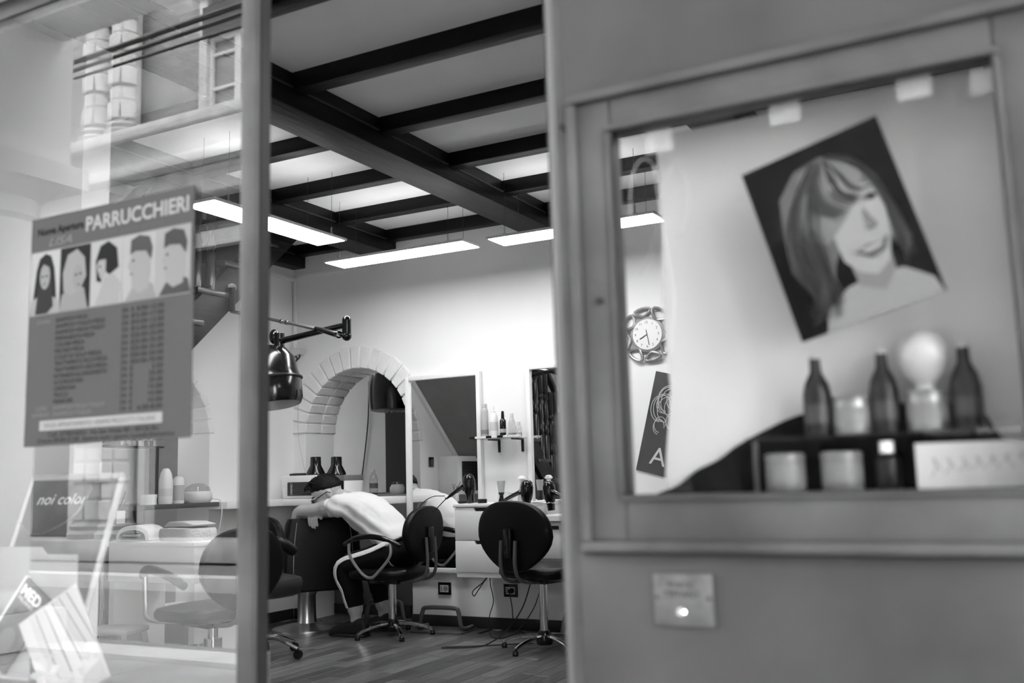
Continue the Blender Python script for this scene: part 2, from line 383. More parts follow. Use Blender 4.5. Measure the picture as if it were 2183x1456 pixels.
pl = B().box(-.592, -.492, GY-.018, GY-.012, .755, .838).build('lock_plate', brassplate, do, bevel=.002, label='worn metal lock plate with a small button')
B().lathe([(.008, 0), (.008, .004), (.0045, .007)], n=14).build('button', chrome, pl)
bt = pl.children[0]; bt.location = (-.545, GY-.018, .777); bt.rotation_euler = (pi/2, 0, 0)
for xx in (-.586, -.498): 
    s_ = B().cyl((xx, GY-.0195, .80), (xx, GY-.017, .80), .003, n=8).build('screw', black_matte, pl)
lettering('TIFFANY', pl, black_matte, (-.574, GY-.0186, .800), .016, .062)
lettering('PORTE', pl, black_matte, (-.566, GY-.0186, .817), .011, .040)
B().tube(spline([(-.755, GY+.03, 1.112), (-.782, GY+.05, 1.112), (-.790, GY+.055, 1.10), (-.790, GY+.055, 1.0), (-.782, GY+.05, .988), (-.755, GY+.03, .988)], 6), .0045).build('pull_handle', gray(.03, .4), do)
# scratches on the door glass
sc = B()
for pts in ([(-.61, 1.43), (-.60, 1.52), (-.575, 1.545), (-.55, 1.50), (-.565, 1.40), (-.595, 1.34)], [(-.56, 1.53), (-.545, 1.38), (-.535, 1.28), (-.548, 1.2)],
            [(-.54, 1.50), (-.52, 1.53), (-.50, 1.47), (-.52, 1.40), (-.545, 1.42)]):
    sc.tube(spline([(a, GY-.0035, z) for a, z in pts], 8), .0011, n=5, flat=.4)
sc.build('scratch', haze_m, do, label='scribbled scratches on the door glass')
# ================================================================ LED PANELS
def led(label, cx, cy, L, W, rz, z=2.43, wires=((-.42, .09), (-.42, -.09), (.42, .09), (.42, -.09)), group='hanging LED panels'):
    t = thing('led_panel', label, 'ceiling light', (cx, cy, z), rz, group)
    B().box(-L/2, L/2, -W/2, W/2, 0, .014).build('housing', led_frame, t, bevel=.002)
    B().box(-L/2+.012, L/2-.012, -W/2+.012, W/2-.012, -.003, .001).build('diffuser', led_m, t)
    B().box(-L/2+.03, L/2-.03, -W/2+.03, W/2-.03, .0142, .017).build('up_light', led_fill, t)  # glowing top added to each panel to lift the ceiling
    for x, y in wires:
        x *= L/1.08
        wy = cy+(y if rz == 0 else x); wx = cx+(x if rz == 0 else -y)
        zt = 2.748 if any(j-.01 < wy < j+.1 for j in (1.98, 2.655, 3.315, 3.975, 4.64, 5.275, 5.87)) else ZC-.004
        wv = B().cyl((x, y, .04), (x+.005, y, zt-z), .0012, n=5).build('wire', black_matte, t)
        B().box(x-.012, x+.012, y-.008, y+.008, .014, .022).cyl((x, y, .02), (x, y, .06), .005, n=8).build('clip', steel, wv)
    return t
led('LED panel running toward the back wall, nearest the shop window', -3.69, 4.13, 1.08, .225, pi/2)
led('LED panel hanging parallel to the back wall above the brick arch', -3.54, 5.17, 1.07, .225, 0)
led('LED panel at the right, above the second mirror and the clock', -2.34, 5.22, 1.07, .225, 0)
led('LED panel behind the solid part of the shop door', -.62, 2.85, 1.07, .225, 0)  # out of sight, added to brighten the ceiling
# ================================================================ MIRRORS
def mirror(label, x0, x1, z0, z1):
    t = thing('wall_mirror', label, 'mirror', ((x0+x1)/2, YB, z0), 0, 'framed wall mirrors'); w = (x1-x0)/2; h = z1-z0; fr = .03
    for n, a in (('frame_side', (-w, -w+fr, 0, h)), ('frame_side', (w-fr, w, 0, h)), ('frame_rail', (-w+fr, w-fr, 0, fr)), ('frame_rail', (-w+fr, w-fr, h-fr, h))):
        B().box(a[0], a[1], -.042, -.001, a[2], a[3]).build(n, white_lac, t, bevel=.002)
    B().box(-w+fr, w-fr, -.022, -.016, fr, h-fr).build('mirror_glass', mirror_m, t)
mirror('tall white framed mirror right of the arch, behind the sleeping man', -4.055, -3.435, .365, 1.745)
mirror('tall white framed mirror beside the grey door, with dark balusters reflected in it', -3.075, -2.46, .365, 1.752)
# ================================================================ COUNTERS, CABINET
t = thing('wall_counter', 'white counter shelf running along the corner under the arch', 'counter', (0, 0, 0))
B().box(XL+.002, -4.06, 5.66, YB-.002, .845, .895).build('counter_back', white_lac, t, bevel=.004)
B().box(XL+.002, -4.93, 5.10, 5.66, .845, .895).build('counter_side', white_lac, t, bevel=.004)
t = thing('arch_shelf', 'grey counter inside the brick arch', 'counter'); B().box(-5.2, -4.05, 6.36, 6.75, .86, .90).build('slab', gray(.25, .5), t, bevel=.003); B().box(-5.19, -5.14, 6.43, 6.74, 0, .86).build('support', gray(.2, .5), t); B().box(-4.30, -4.26, 6.43, 6.74, 0, .86).build('support', gray(.2, .5), t)
t = thing('drawer_cabinet', 'white wall hung cabinet with two drawers under the mirrors', 'cabinet', (0, 0, 0))
B().box(-3.41, -2.965, 5.57, YB-.045, .385, .822).build('body', white_lac, t, bevel=.003)
B().box(-3.415, -2.96, 5.545, YB-.045, .822, .843).build('top', white_lac, t, bevel=.003)
for z0, z1 in ((.615, .818), (.415, .611)):
    xm = -3.19; nw = .075
    d = B().prism([(-3.405, z0), (-2.97, z0), (-2.97, z1), (xm+nw, z1), (xm+nw-.012, z1-.022), (xm-nw+.012, z1-.022), (xm-nw, z1), (-3.405, z1)], 5.55, 5.57).build('drawer_front', white_lac, t, bevel=.002)
    B().box(xm-nw, xm+nw, 5.566, 5.5695, z1-.03, z1-.001).build('grip_recess', black_matte, d)
B().box(-3.40, -2.975, 5.56, YB-.05, .383, .413).build('plinth', white_lac, t)
t = thing('low_cabinet', 'small white cabinet behind the right hand chair', 'cabinet')
B().box(-2.86, -2.30, 5.62, YB-.045, .50, .73).build('body', white_lac, t, bevel=.003); B().box(-2.87, -2.29, 5.60, YB-.045, .73, .76).build('top', white_lac, t); B().box(-2.80, -2.70, 5.615, 5.62, .68, .70).build('grip', black_matte, t)
# wall outlets
for xx, lab in ((-3.77, 'black wall socket left of the hanging dryer cords'), (-3.25, 'black wall socket with a plug behind the round backed chair')):
    t = thing('wall_socket', lab, 'socket', (xx, YB, .255), 0, 'black wall sockets')
    B().box(-.052, .052, -.012, -.001, -.042, .042).build('plate', black_plastic, t, bevel=.003)
    f = B().box(-.034, .034, -.014, -.011, -.024, .024).build('insert', gray(.5, .4), t)
    B().lathe([(.018, 0), (.018, .002)], n=14).build('socket_hole', gray(.2, .4), f); f.children[0].location = (.012, -.0135, 0); f.children[0].rotation_euler = (pi/2, 0, 0)
    for zz in (-.012, 0, .012): B().box(-.026, -.018, -.0155, -.0135, zz-.003, zz+.003).build('pin_hole', black_matte, f)
    if xx > -3.5: B().cyl((.012, -.015, 0), (.012, -.05, 0), .018, .012).build('plug', black_plastic, t)
# ================================================================ CHAIRS
def five_star(t, r, m, foot, castor=False, a0=.3, hubz=.075):
    B().lathe([(.0, .03), (.045, .03), (.05, .05), (.045, .085), (.03, .11)], n=16).build('hub', black_plastic, t)
    for k in range(5):
        a = a0+2*pi*k/5; c, s = cos(a), sin(a); zf = .05 if castor else .028
        leg = B().tube(spline([(.03*c, .03*s, hubz+.005), (.45*r*c, .45*r*s, hubz), (.8*r*c, .8*r*s, zf+.028), (r*c, r*s, zf+.008)], 4), [.016]*4*1+[.015]*4+[.013]*4+[.012], n=8, flat=.8).build('leg', m, t)
        if castor:
            f = B().cyl((r*c, r*s, .06), (r*c, r*s, .035), .006); f.tube([(r*c-.013*s, r*s+.013*c, .025), (r*c+.013*s, r*s-.013*c, .025)], .025, n=14)
            f.build('castor', black_plastic, leg)
        else: B().lathe([(.016, 0), (.018, .006), (.016, .022), (.01, .03)], (r*c, r*s, 0), n=12).build('glide', black_plastic, leg)
def cushion(poly, z0, z1, bulge=.012, n=3):
    # pillow from an outline
    b = B(); rings = []; cx = sum(p[0] for p in poly)/len(poly); cy = sum(p[1] for p in poly)/len(poly); h = (z1-z0)
    for k, (s, z) in enumerate(((.80, z0), (.94, z0+.12*h), (1., z0+.4*h), (1., z0+.65*h), (.95, z0+.88*h), (.82, z1-.02*h), (.5, z1+bulge), (.02, z1+bulge*1.2))):
        rings.append([Vector((cx+(x-cx)*s, cy+(y-cy)*s, z)) for x, y in poly])
    return b.loft(rings)
def heart(w, h, n=40):
    o = []
    for k in range(n):
        a = 2*pi*k/n; x = cos(a); z = sin(a)
        o.append((w/2*(abs(x)**.80)*(1 if x > 0 else -1)*(1.0 if z > -.05 else 1-.42*abs(z)**1.3), h/2*(abs(z)**.85)*(1 if z > 0 else -1)))
    return o
def salon_chair(label, loc, rz, zs=.45, arms=None, castor=False, base='star', a0=.3, seatm=black_leather, w=.47, backh=.37, backw=.47, backz=.64, r=.26):
    t = thing('salon_chair', label, 'chair', loc, rz, 'black salon chairs')
    cushion(rrect(w, .44, .12, cy=.02), zs-.07, zs).build('seat', seatm, t)
    # backrest in the local xz plane at y = -.25, slightly curved
    b = B(); rings = []; P = heart(backw, backh)
    for s, d in ((.86, -.035), (.97, -.027), (1, -.012), (1, .004), (.96, .02), (.84, .03), (.45, .036), (.02, .036)):
        rings.append([Vector((x*s, d-.255-.10*(z*s)*.6+.35*(x*s)**2, backz+z*s)) for x, z in P])
    br = b.loft(rings).build('backrest', black_leather, t)
    b = B(); b.box(-.03, .03, -.31, -.285, backz-.12, backz+.05); b.build('back_cover', black_plastic, br, bevel=.012)
    for s in (-.055, .055):
        B().tube(spline([(s, .05, zs-.085), (s, -.14, zs-.085), (s, -.265, zs-.06), (s, -.302, zs+.02), (s, -.295, backz-.02)], 5), .011).build('back_bracket', grey_tube, t)
    B().box(-.10, .10, -.10, .12, zs-.10, zs-.065).build('seat_plate', black_plastic, t, bevel=.005)
    if base == 'star':
        B().cyl((0, 0, .07), (0, 0, zs-.09), .026).build('gas_column', chrome, t); five_star(t, r, chrome, .0, castor, a0)
    else:
        B().cyl((0, 0, .02), (0, 0, .26), .045).build('pump_cylinder', chrome, t); B().cyl((0, 0, .26), (0, 0, zs-.09), .025).build('piston', chrome, t)
        B().lathe([(.26, 0), (.26, .008), (.12, .02), (.05, .04)], n=28).build('base_disc', chrome, t)
        B().tube(spline([(-.03, .08, .22), (-.06, .20, .20), (-.12, .42, .12), (-.10, .47, .115), (.10, .47, .115), (.12, .42, .12), (.06, .20, .20), (.03, .08, .22)], 5), .009).build('footrest', chrome, t)
    if arms == 'loop':
        for s in (-1, 1):
            X = s*(w/2+.02)
            a = B().tube(spline([(X, .20, zs+.165), (X*1.03, .12, zs+.20), (X*1.05, 0, zs+.215), (X*1.03, -.13, zs+.195), (X, -.22, zs+.155)], 6), [.014]*6+[.018]*6+[.018]*6+[.014]*6+[.012], n=10).build('armrest', black_plastic, t)
            B().tube(spline([(X, .165, zs+.175), (X, .155, zs+.09), (X, .07, zs-.015), (X, .0, zs-.045), (X, -.06, zs-.005), (X, -.145, zs+.09), (X, -.15, zs+.175)], 6), .010).build('arm_loop', silver_tube, a)
            B().tube([(X, 0, zs-.045), (X*.4, 0, zs-.075)], .009).build('arm_stay', silver_tube, a)
    elif arms == 'tube':
        for s in (-1, 1):
            X = s*(w/2+.02)
            a = B().tube(spline([(X, .22, zs+.15), (X, .18, zs+.185), (X, 0, zs+.165), (X, -.15, zs+.12)], 6), [.022]*18+[.02], n=10).build('armrest', seatm if seatm != black_leather else gray(.12, .5), t)
            B().tube(spline([(X, .20, zs+.15), (X, .19, zs+.02), (X, .16, zs-.05), (X*.5, .12, zs-.075)], 5), .012).build('arm_post', silver_tube, a)
    return t
c1 = salon_chair('black chair the man sits on, with looped silver armrests', (-3.885, 5.53, 0), radians(93), .44, 'loop', a0=.15, backz=.655, backh=.36)
c2 = salon_chair('empty black chair seen from behind, with a rounded triangular back', (-2.70, 5.38, 0), radians(-14), .485, None, a0=.95, backz=.665, backw=.56, backh=.41)
c3 = salon_chair('black chair with armrests half hidden by the grey door edge', (-2.13, 5.45, 0), radians(-8), .47, 'tube', a0=.1)
c4 = salon_chair('grey looking salon chair seen through the shop window glass', (-3.72, 3.76, 0), radians(78), .42, 'tube', base='disc', seatm=grey_leather, backz=.60, backh=.40)
# rolling chair behind the post
t = thing('rolling_chair', 'black rolling chair on castors just behind the window post', 'chair', (-4.17, 4.60, 0), 0)
cushion(rrect(.38, .42, .15, cx=.03), .35, .465).build('seat', grey_leather, t)
B().cyl((0, 0, .1), (0, 0, .36), .028).build('gas_column', chrome, t); five_star(t, .25, chrome, 0, True, .15, .11)
pad = B().tube(spline([(.01, -.10, .665), (.06, -.06, .675), (.13, .03, .655), (.165, .10, .60)], 6), [.035, .042, .045, .045, .045, .046, .046, .046, .046, .046, .046, .046, .046, .046, .045, .045, .044, .042, .036], n=12, flat=.75).build('arm_pad', black_leather, t)
B().tube(spline([(.145, -.0, .69), (.175, .035, .65), (.185, .06, .60)], 6), .0018, n=5).build('stitching', gray(.4, .7), pad)
B().cyl((.10, .03, .42), (.10, .03, .63), .011).build('arm_post', chrome, t)
b = B(); b.loft([[Vector((x*s-.15, .17+d, .64+z*s)) for x, z in heart(.34, .34)] for s, d in ((.9, -.03), (1, -.01), (1, .015), (.9, .03), (.03, .036))]).build('backrest', black_leather, t)
B().tube([(-.13, .19, .6), (-.13, .19, .40), (-.0, .05, .35)], .014).build('back_bracket', grey_tube, t)
B().cyl((-.05, -.16, .50), (.07, -.20, .495), .012).build('lever', chrome, t)
# barber chair
t = thing('barber_chair', 'big black barber chair on a wide chrome pedestal, under the man', 'chair', (-4.66, 5.60, 0), radians(-128))
b = B(); rings = []
for z, wd, d0, d1 in ((.275, .40, .13, .25), (.29, .43, .12, .27), (.45, .44, .135, .28), (.62, .42, .15, .275), (.735, .385, .165, .27), (.765, .36, .18, .26)):
    rings.append([Vector((x, y, z)) for x, y in rrect(wd+.10, d1-d0, .035, cx=-.055, cy=(d0+d1)/2)])
bk = b.loft(rings).build('backrest', black_leather, t)
for s in (-1, 1):
    B().tube(spline([(s*.20-.055, .271, .30), (s*.205-.055, .281, .45), (s*.195-.055, .276, .62), (s*.18-.055, .270, .74)], 6), .0016, n=5).build('stitching', gray(.45, .7), bk)
cushion(rrect(.46, .44, .07, cy=-.06), .30, .44).build('seat', black_leather, t)
for s in (-1, 1):
    b = B(); b.tube(spline([(s*.27, .14, .56), (s*.275, 0, .60), (s*.275, -.17, .58), (s*.27, -.27, .53)], 5), .038, n=10); ar = b.build('armrest', black_leather, t)
    B().tube([(s*.265, -.05, .57), (s*.25, -.05, .33)], .014).build('arm_post', chrome, ar)
B().lathe([(.06, .0), (.075, .02), (.065, .06), (.062, .23), (.09, .27)], n=28).build('pedestal', steel, t)
B().lathe([(.235, 0), (.235, .012), (.20, .02), (.07, .045)], n=40).build('base_disc', steel, t)
B().tube([(.08, .05, .275), (.20, .28, .275)], .008).build('pump_lever', chrome, t)
# footrests
def footrest(label, x, y, rz):
    t = thing('footrest', label, 'footrest', (x, y, 0), rz, 'tubular footrests under the mirrors')
    B().box(-.19, .19, -.13, .13, 0, .008).build('base_plate', grey_tube, t, bevel=.002)
    B().tube(spline([(-.17, .08, .022), (-.17, -.02, .022), (-.155, -.055, .04), (-.135, -.05, .13), (-.10, -.05, .155), (.10, -.05, .155), (.135, -.05, .13), (.155, -.055, .04), (.17, -.02, .022), (.17, .08, .022)], 5), .0145, n=10).build('bar', mat('footrest_tube', .10, .35), t)
footrest('grey tubular footrest below the first mirror', -3.67, 5.82, radians(4))
footrest('grey tubular footrest behind the man, beside the barber chair', -4.26, 6.02, radians(4))
footrest('grey tubular footrest at the right, behind the round backed chair', -2.62, 5.84, radians(2))
# ================================================================ SHELF AND BOTTLES
t = thing('wall_shelf', 'narrow glass wall shelf on two black brackets between the mirrors', 'shelf', (0, 0, 0))
B().box(-3.43, -3.08, 5.82, YB-.003, 1.262, 1.268).build('shelf_board', glass_thin, t)
for xx in (-3.31, -3.13): B().box(xx-.009, xx+.009, YB-.006, YB-.001, 1.175, 1.262).box(xx-.009, xx+.009, 5.85, YB-.002, 1.254, 1.2615).build('bracket', black_matte, t)
ZSH = 1.2685
def bottle(name, label, loc, prof, m, cap=None, capm=None, cat='bottle', lab=None, group=None, band=None):
    t = thing(name, label, cat, loc, 0, group)
    b_ = B().lathe(prof, n=18).build('body', m, t)
    if cap: B().lathe(cap, n=14).build('cap', capm, t)
    if band:
        z0, z1, rr, bm_ = band; B().lathe([(rr, z0), (rr, z1)], n=18).build('label_band', bm_, t)
    return t
cyl_p = lambda r, h: [(r*.9, 0), (r, .006), (r, h-.03), (r*.85, h-.012), (r*.45, h)]
bottle('spray_can', 'tall grey hairspray can at the left end of the wall shelf', (-3.365, 5.90, ZSH), cyl_p(.026, .215), gray(.45, .3), [(.018, .21), (.018, .235), (.012, .24)], gray(.5, .4), band=(.03, .06, .0263, gray(.2, .5)))
bottle('lotion_bottle', 'white pump bottle beside the hairspray on the wall shelf', (-3.295, 5.90, ZSH), [(.028, 0), (.03, .006), (.03, .14), (.022, .165), (.012, .17)], gray(.8, .3), [(.012, .17), (.012, .185), (.005, .19), (.004, .215)], gray(.75, .4), band=(.05, .11, .0303, gray(.6, .5)))
bottle('spray_bottle', 'slim black spray bottle in the middle of the wall shelf', (-3.225, 5.90, ZSH), [(.021, 0), (.022, .004), (.022, .115), (.012, .13)], black_plastic, [(.011, .13), (.011, .15), (.009, .175), (.008, .18)], black_plastic, band=(.035, .06, .0223, gray(.35, .5)))
bottle('oil_bottle', 'clear plastic bottle right of the black spray on the shelf', (-3.155, 5.90, ZSH), [(.024, 0), (.025, .004), (.025, .10), (.014, .125), (.012, .14)], glass_thin, [(.011, .14), (.011, .16)], gray(.7, .4), band=(.02, .03, .0253, gray(.25, .5)))
bottle('small_bottle', 'short clear bottle at the right end of the wall shelf', (-3.105, 5.90, ZSH), [(.02, 0), (.021, .004), (.021, .07), (.013, .08)], glass_thin, [(.012, .08), (.012, .10)], gray(.6, .4), band=(.01, .03, .0213, gray(.4, .5)))
for i in range(9):
    xx = -3.425+.043*i; dk = i in (0, 3, 5)
    t = thing('hair_clip', ('black' if dk else 'pale') + ' hair claw clip number place %s along the shelf edge' % ('first second third fourth fifth sixth seventh eighth ninth'.split()[i]), 'hair clip', (xx, 5.835, 1.262), random.uniform(-.3, .3), 'claw clips along the glass shelf')
    t['label'] = '%s claw clip on the glass shelf edge, %s from the left' % ('black' if dk else 'pale', 'first second third fourth fifth sixth seventh eighth ninth'.split()[i])
    m = black_plastic if dk else gray(.7, .4); b = B()
    for s in (-1, 1):
        b.box(-.02, .02, s*.010-.002, s*.010+.002, .0065, .02)
        for q in range(4): b.box(-.018+q*.011, -.013+q*.011, s*.006-.002, s*.010+.002, -.008+.014, .004+.006)
    b.build('jaws', m, t); B().cyl((-.012, 0, .018), (.012, 0, .018), .004, n=8).build('hinge', m, t)
# hair dryers
def dryer(label, loc, rz, tilt, hand):
    t = thing('hair_dryer', label, 'hair dryer', loc, rz, 'black hair dryers'); t.rotation_euler = (0, tilt, rz)
    B().lathe([(.021, 0), (.023, .005), (.027, .055), (.036, .075), (.040, .11), (.041, .145), (.034, .175), (.02, .188), (.004, .19)], n=20).build('barrel', black_plastic, t)
    B().lathe([(.0275, .058), (.029, .062), (.0275, .066)], n=20).build('trim_ring', gray(.7, .2), t)
    h = B().tube(spline([(-.02, 0, .12), (-.06, 0, .105), (-.10, 0, .085), (-.145, 0, .06)], 5), [.02]*5+[.017]*5+[.015]*5+[.011], n=10, flat=.8).build('handle', black_plastic, t)
    B().tube(spline([(-.14, 0, .062), (-.16, 0, .05), (-.175, 0, .05)], 4), .006, n=8).build('cord_guard', black_plastic, h)
    return t
dryer('black hair dryer standing on the left end of the drawer cabinet', (-3.345, 5.66, .8445), radians(12), radians(-5), 0)
dryer('black hair dryer hooked upright on the side of the cabinet', (-2.925, 5.63, .795), radians(10), radians(3), 0)
dryer('black hair dryer hanging at the far right of the cabinet', (-2.765, 5.66, .79), radians(150), radians(8), 0)
for p0, lab in ((-2.925, 'middle'), (-2.765, 'right')):
    t = thing('dryer_holder', 'wire ring holding the %s hair dryer on the cabinet side' % lab, 'holder', (p0, 5.63 if p0 < -2.9 else 5.66, .84), 0, 'hair dryer ring holders')
    B().tube([(.034*cos(2*pi*k/20), .034*sin(2*pi*k/20), 0) for k in range(20)], .003, n=6, closed=True).build('ring', chrome, t); B().cyl((-.034, 0, 0), (-.04 if p0 < -2.9 else -.195, 0, 0), .003).build('stem', chrome, t)
def cord(label, pts, r=.0032, m=black_matte, group=None, name='power_cord'):
    return tag(B().tube(spline(pts, 8), r, n=6).build(name, m), label, 'cord', group)
cord('dryer cord looping in front of the first mirror', [(-3.52, 5.62, .895), (-3.60, 5.58, .89), (-3.68, 5.56, .83), (-3.66, 5.56, .785), (-3.58, 5.57, .80), (-3.52, 5.60, .86), (-3.49, 5.63, .90)])
cord('black cord knotted below the drawer cabinet', [(-3.28, 5.75, .385), (-3.30, 5.72, .34), (-3.37, 5.70, .28), (-3.36, 5.70, .25), (-3.32, 5.70, .30), (-3.27, 5.74, .375), (-3.25, 5.72, .32), (-3.22, 5.70, .22), (-3.23, 5.66, .12), (-3.19, 5.62, .012), (-3.07, 5.70, .03), (-3.0, 5.85, .18), (-2.98, 5.94, .37)])
cord('long black cord trailing across the floor by the chair', [(-3.05, 5.93, .36), (-3.06, 5.80, .18), (-3.08, 5.62, .06), (-3.10, 5.42, .008), (-3.13, 5.30, .006), (-3.24, 5.22, .006), (-3.30, 5.20, .006), (-3.27, 5.25, .006), (-3.16, 5.31, .006), (-2.98, 5.44, .006), (-2.85, 5.52, .006)], .004)
cord('black cord falling from the second socket to the floor', [(-3.24, 5.95, .26), (-3.21, 5.93, .16), (-3.17, 5.88, .06), (-3.08, 5.84, .006), (-2.96, 5.80, .006)])
cord('dryer cord hanging down at the right of the cabinet', [(-2.64, 5.60, .86), (-2.62, 5.58, .75), (-2.61, 5.58, .65), (-2.62, 5.59, .48)])
cord('thin pale cord hanging down the wall left of the arch', [(-5.08, 5.985, 2.0), (-5.07, 5.985, 1.9), (-5.065, 5.985, 1.6), (-5.06, 5.985, 1.35), (-5.0, 5.985, 1.1), (-4.97, 5.98, .9)], .0022, gray(.5, .5))
cord('dark cord hanging on the grey wall inside the arch', [(-5.35, 7.29, 1.9), (-5.36, 7.285, 1.55), (-5.40, 7.285, 1.25), (-5.45, 7.285, .95)], .006)
# brush, spray on the cabinet
t = thing('neck_brush', 'pale bristled neck brush upright on the drawer cabinet', 'brush', (-3.14, 5.70, .8435))
B().lathe([(.02, 0), (.022, .004), (.014, .03), (.012, .045), (.02, .062), (.02, .066)], n=16).build('handle', black_plastic, t)
B().lathe([(.019, .066), (.021, .09), (.027, .135), (.026, .140)], n=20).build('bristles', mat('bristle', .45, .9, bump=.4, bscale=90, stretch=(1, 1, .1)), t)
bottle('water_spray', 'pale translucent spray bottle behind the middle hair dryer', (-3.03, 5.78, .8435), [(.03, 0), (.032, .006), (.028, .05), (.014, .11), (.013, .12)], gray(.4, .3), [(.014, .12), (.014, .14), (.03, .15), (.02, .165), (.012, .17)], gray(.7, .4))
t = thing('wax_tin', 'small dark tin on the cabinet beside the neck brush', 'tin', (-3.26, 5.66, .8435)); B().lathe([(.03, 0), (.03, .018)], n=20).build('body', black_plastic, t); B().lathe([(.031, .018), (.031, .026), (.02, .027)], n=20).build('lid', black_matte, t)
t = thing('tissue_box', 'small white box against the wall on the cabinet', 'box', (-3.20, 5.86, .8435)); B().box(-.04, .04, -.03, .03, 0, .06).build('carton', gray(.62, .6), t, bevel=.002); B().box(-.025, .025, -.012, .012, .06, .062).build('slot', gray(.3, .6), t)
# ================================================================ COUNTER MACHINE
t = thing('towel_steriliser', 'white and black box machine on the counter behind the man', 'appliance', (-4.70, 5.80, .896), 0)
B().prism([(-.29, .165), (-.27, .0), (.29, 0), (.30, .15), (.10, .15), (.06, .165)], -.10, .12).build('housing', white_lac, t, bevel=.012)
B().box(-.215, .292, -.112, -.098, .02, .118).build('front_window', black_plastic, t, bevel=.004)
B().box(.10, .30, -.106, .122, .118, .158).build('lid', gray(.16, .4), t, bevel=.004)
B().tube([(.05, -.114, .09), (.05, -.114, .03)], .003).build('door_seam', gray(.1, .5), t)
lettering('XIREMEC', t, gray(.7, .5), (-.165, -.1135, .025), .026, .085, rot=(pi/2, -pi/2, 0))
def nozzle(label, x, y, z=1.062):
    t = thing('dryer_diffuser', label, 'diffuser', (x, y, z), 0, 'black funnel diffusers on the machine')
    B().lathe([(.066, 0), (.07, .006), (.066, .02), (.045, .06), (.040, .07), (.038, .13), (.034, .132), (.032, .08)], n=22).build('funnel', black_plastic, t)
    B().box(.05, .075, -.012, .012, 0, .01).build('tab', black_plastic, t)
nozzle('black funnel diffuser on the white end of the machine', -4.735, 5.79); nozzle('black funnel diffuser at the grey lid of the machine', -4.545, 5.79, 1.056)
t = thing('remote_control', 'flat black remote lying on the left end of the machine', 'remote', (-4.90, 5.80, 1.062)); B().box(-.075, .075, -.022, .022, 0, .016).build('body', black_plastic, t, bevel=.006); B().box(-.05, .05, -.012, .012, .016, .018).build('keys', gray(.04, .5), t)
# security device near the corner
t = thing('alarm_sensor', 'small white sensor box with dangling cables beside the arch', 'sensor', (-5.06, YB, 2.0))
B().prism([(-.04, -.03), (.05, -.01), (.07, .03), (-.03, .05)], -.07, -.001).build('housing', gray(.6, .5), t, bevel=.006)
B().tube(spline([(.0, -.05, -.02), (.03, -.07, -.05), (.0, -.08, -.09), (-.04, -.07, -.07), (.01, -.06, -.06), (.05, -.06, -.03), (.03, -.05, .0)], 7), .005).build('cable', black_matte, t)
# hair processor arm with hood
t = thing('hair_processor', 'black wall mounted hair dryer hood on a jointed arm at the left', 'hair dryer', (.45, -.5, -.085))
B().tube([(-3.905, 5.0, 1.915), (-3.905, 5.0, 2.0)], .026, n=14).ball((-3.905, 5.0, 2.0), .026).ball((-3.905, 5.0, 1.91), .028).build('elbow', black_plastic, t)
B().tube([(-3.905, 5.0, 1.975), (-4.38, 5.0, 1.925)], [.026, .030], n=12, flat=.6).build('lower_arm', black_plastic, t)
B().tube([(-3.93, 4.965, 1.915), (-4.10, 4.965, 1.968)], [.030, .016], n=12, flat=.7).build('spring_cover', black_plastic, t)
B().tube([(-4.09, 4.965, 1.965), (-4.75, 4.965, 2.135)], .011).build('rod', steel, t)
B().cyl((-3.93, 4.93, 1.915), (-3.93, 5.0, 1.915), .012).build('pivot', chrome, t)
for xx in (-4.36, -4.32): B().tube([(xx, 4.965, 1.965+(-4.09-xx)*.258), (xx+.012, 4.965, 1.962+(-4.09-xx)*.258)], .014).build('collar', chrome, t)
B().tube([(-4.745, 4.965, 2.135), (-4.745, 4.965, 2.28)], .02).tube([(-4.745, 4.965, 2.28), (-4.765, 4.985, 2.28)], .03).build('wall_post', black_plastic, t)
B().cyl((-4.40, 5.0, 1.84), (-4.40, 5.0, 1.97), .03).ball((-4.44, 5.0, 1.955), .03, .03, .045).build('yoke', black_plastic, t)
b = B(); rings = []
for s, z, dx in ((.3, 1.90, -.03), (.62, 1.88, -.02), (.85, 1.82, 0), (.97, 1.73, .01), (1.0, 1.70, .015), (1.04, 1.69, .015), (1.02, 1.58, .03), (.95, 1.545, .03)):
    rings.append([Vector((-4.46+dx+.155*s*cos(a), 5.0+.16*s*sin(a), z-.22*(-.12*cos(a)*s))) for a in [2*pi*k/24 for k in range(24)]])
hd = b.loft(rings).build('hood', black_plastic, t)
B().tube([(-4.445+.162*cos(2*pi*k/24), 5.0+.167*sin(2*pi*k/24), 1.693+.027*cos(2*pi*k/24)) for k in range(24)], .008, closed=True).build('rim', gray(.02, .3), hd)
# hood in the back room
t = thing('hood_dryer', 'dark domed hood dryer hanging inside the brick arch', 'hair dryer', (-4.86, 6.95, 0))
B().lathe([(.02, 2.02), (.12, 2.0), (.185, 1.92), (.20, 1.80), (.20, 1.68), (.19, 1.60)][::-1], n=26).build('hood', black_plastic, t)
v = B(); v.lathe([(.188, 1.598), (.15, 1.585), (.02, 1.60)][::-1], n=26); vent = v.build('vent_plate', gray(.03, .4), t)
b = B()
for ring, nn in ((.06, 8), (.10, 14), (.14, 20)):
    for k in range(nn): a = 2*pi*k/nn; b.cyl((ring*cos(a), ring*sin(a), 1.583), (ring*cos(a), ring*sin(a), 1.60), .006, n=6)
b.build('vent_holes', gray(.3, .4), vent)
B().cyl((0, .0, 2.0), (0, 0, 2.83), .03).build('stem', black_plastic, t)
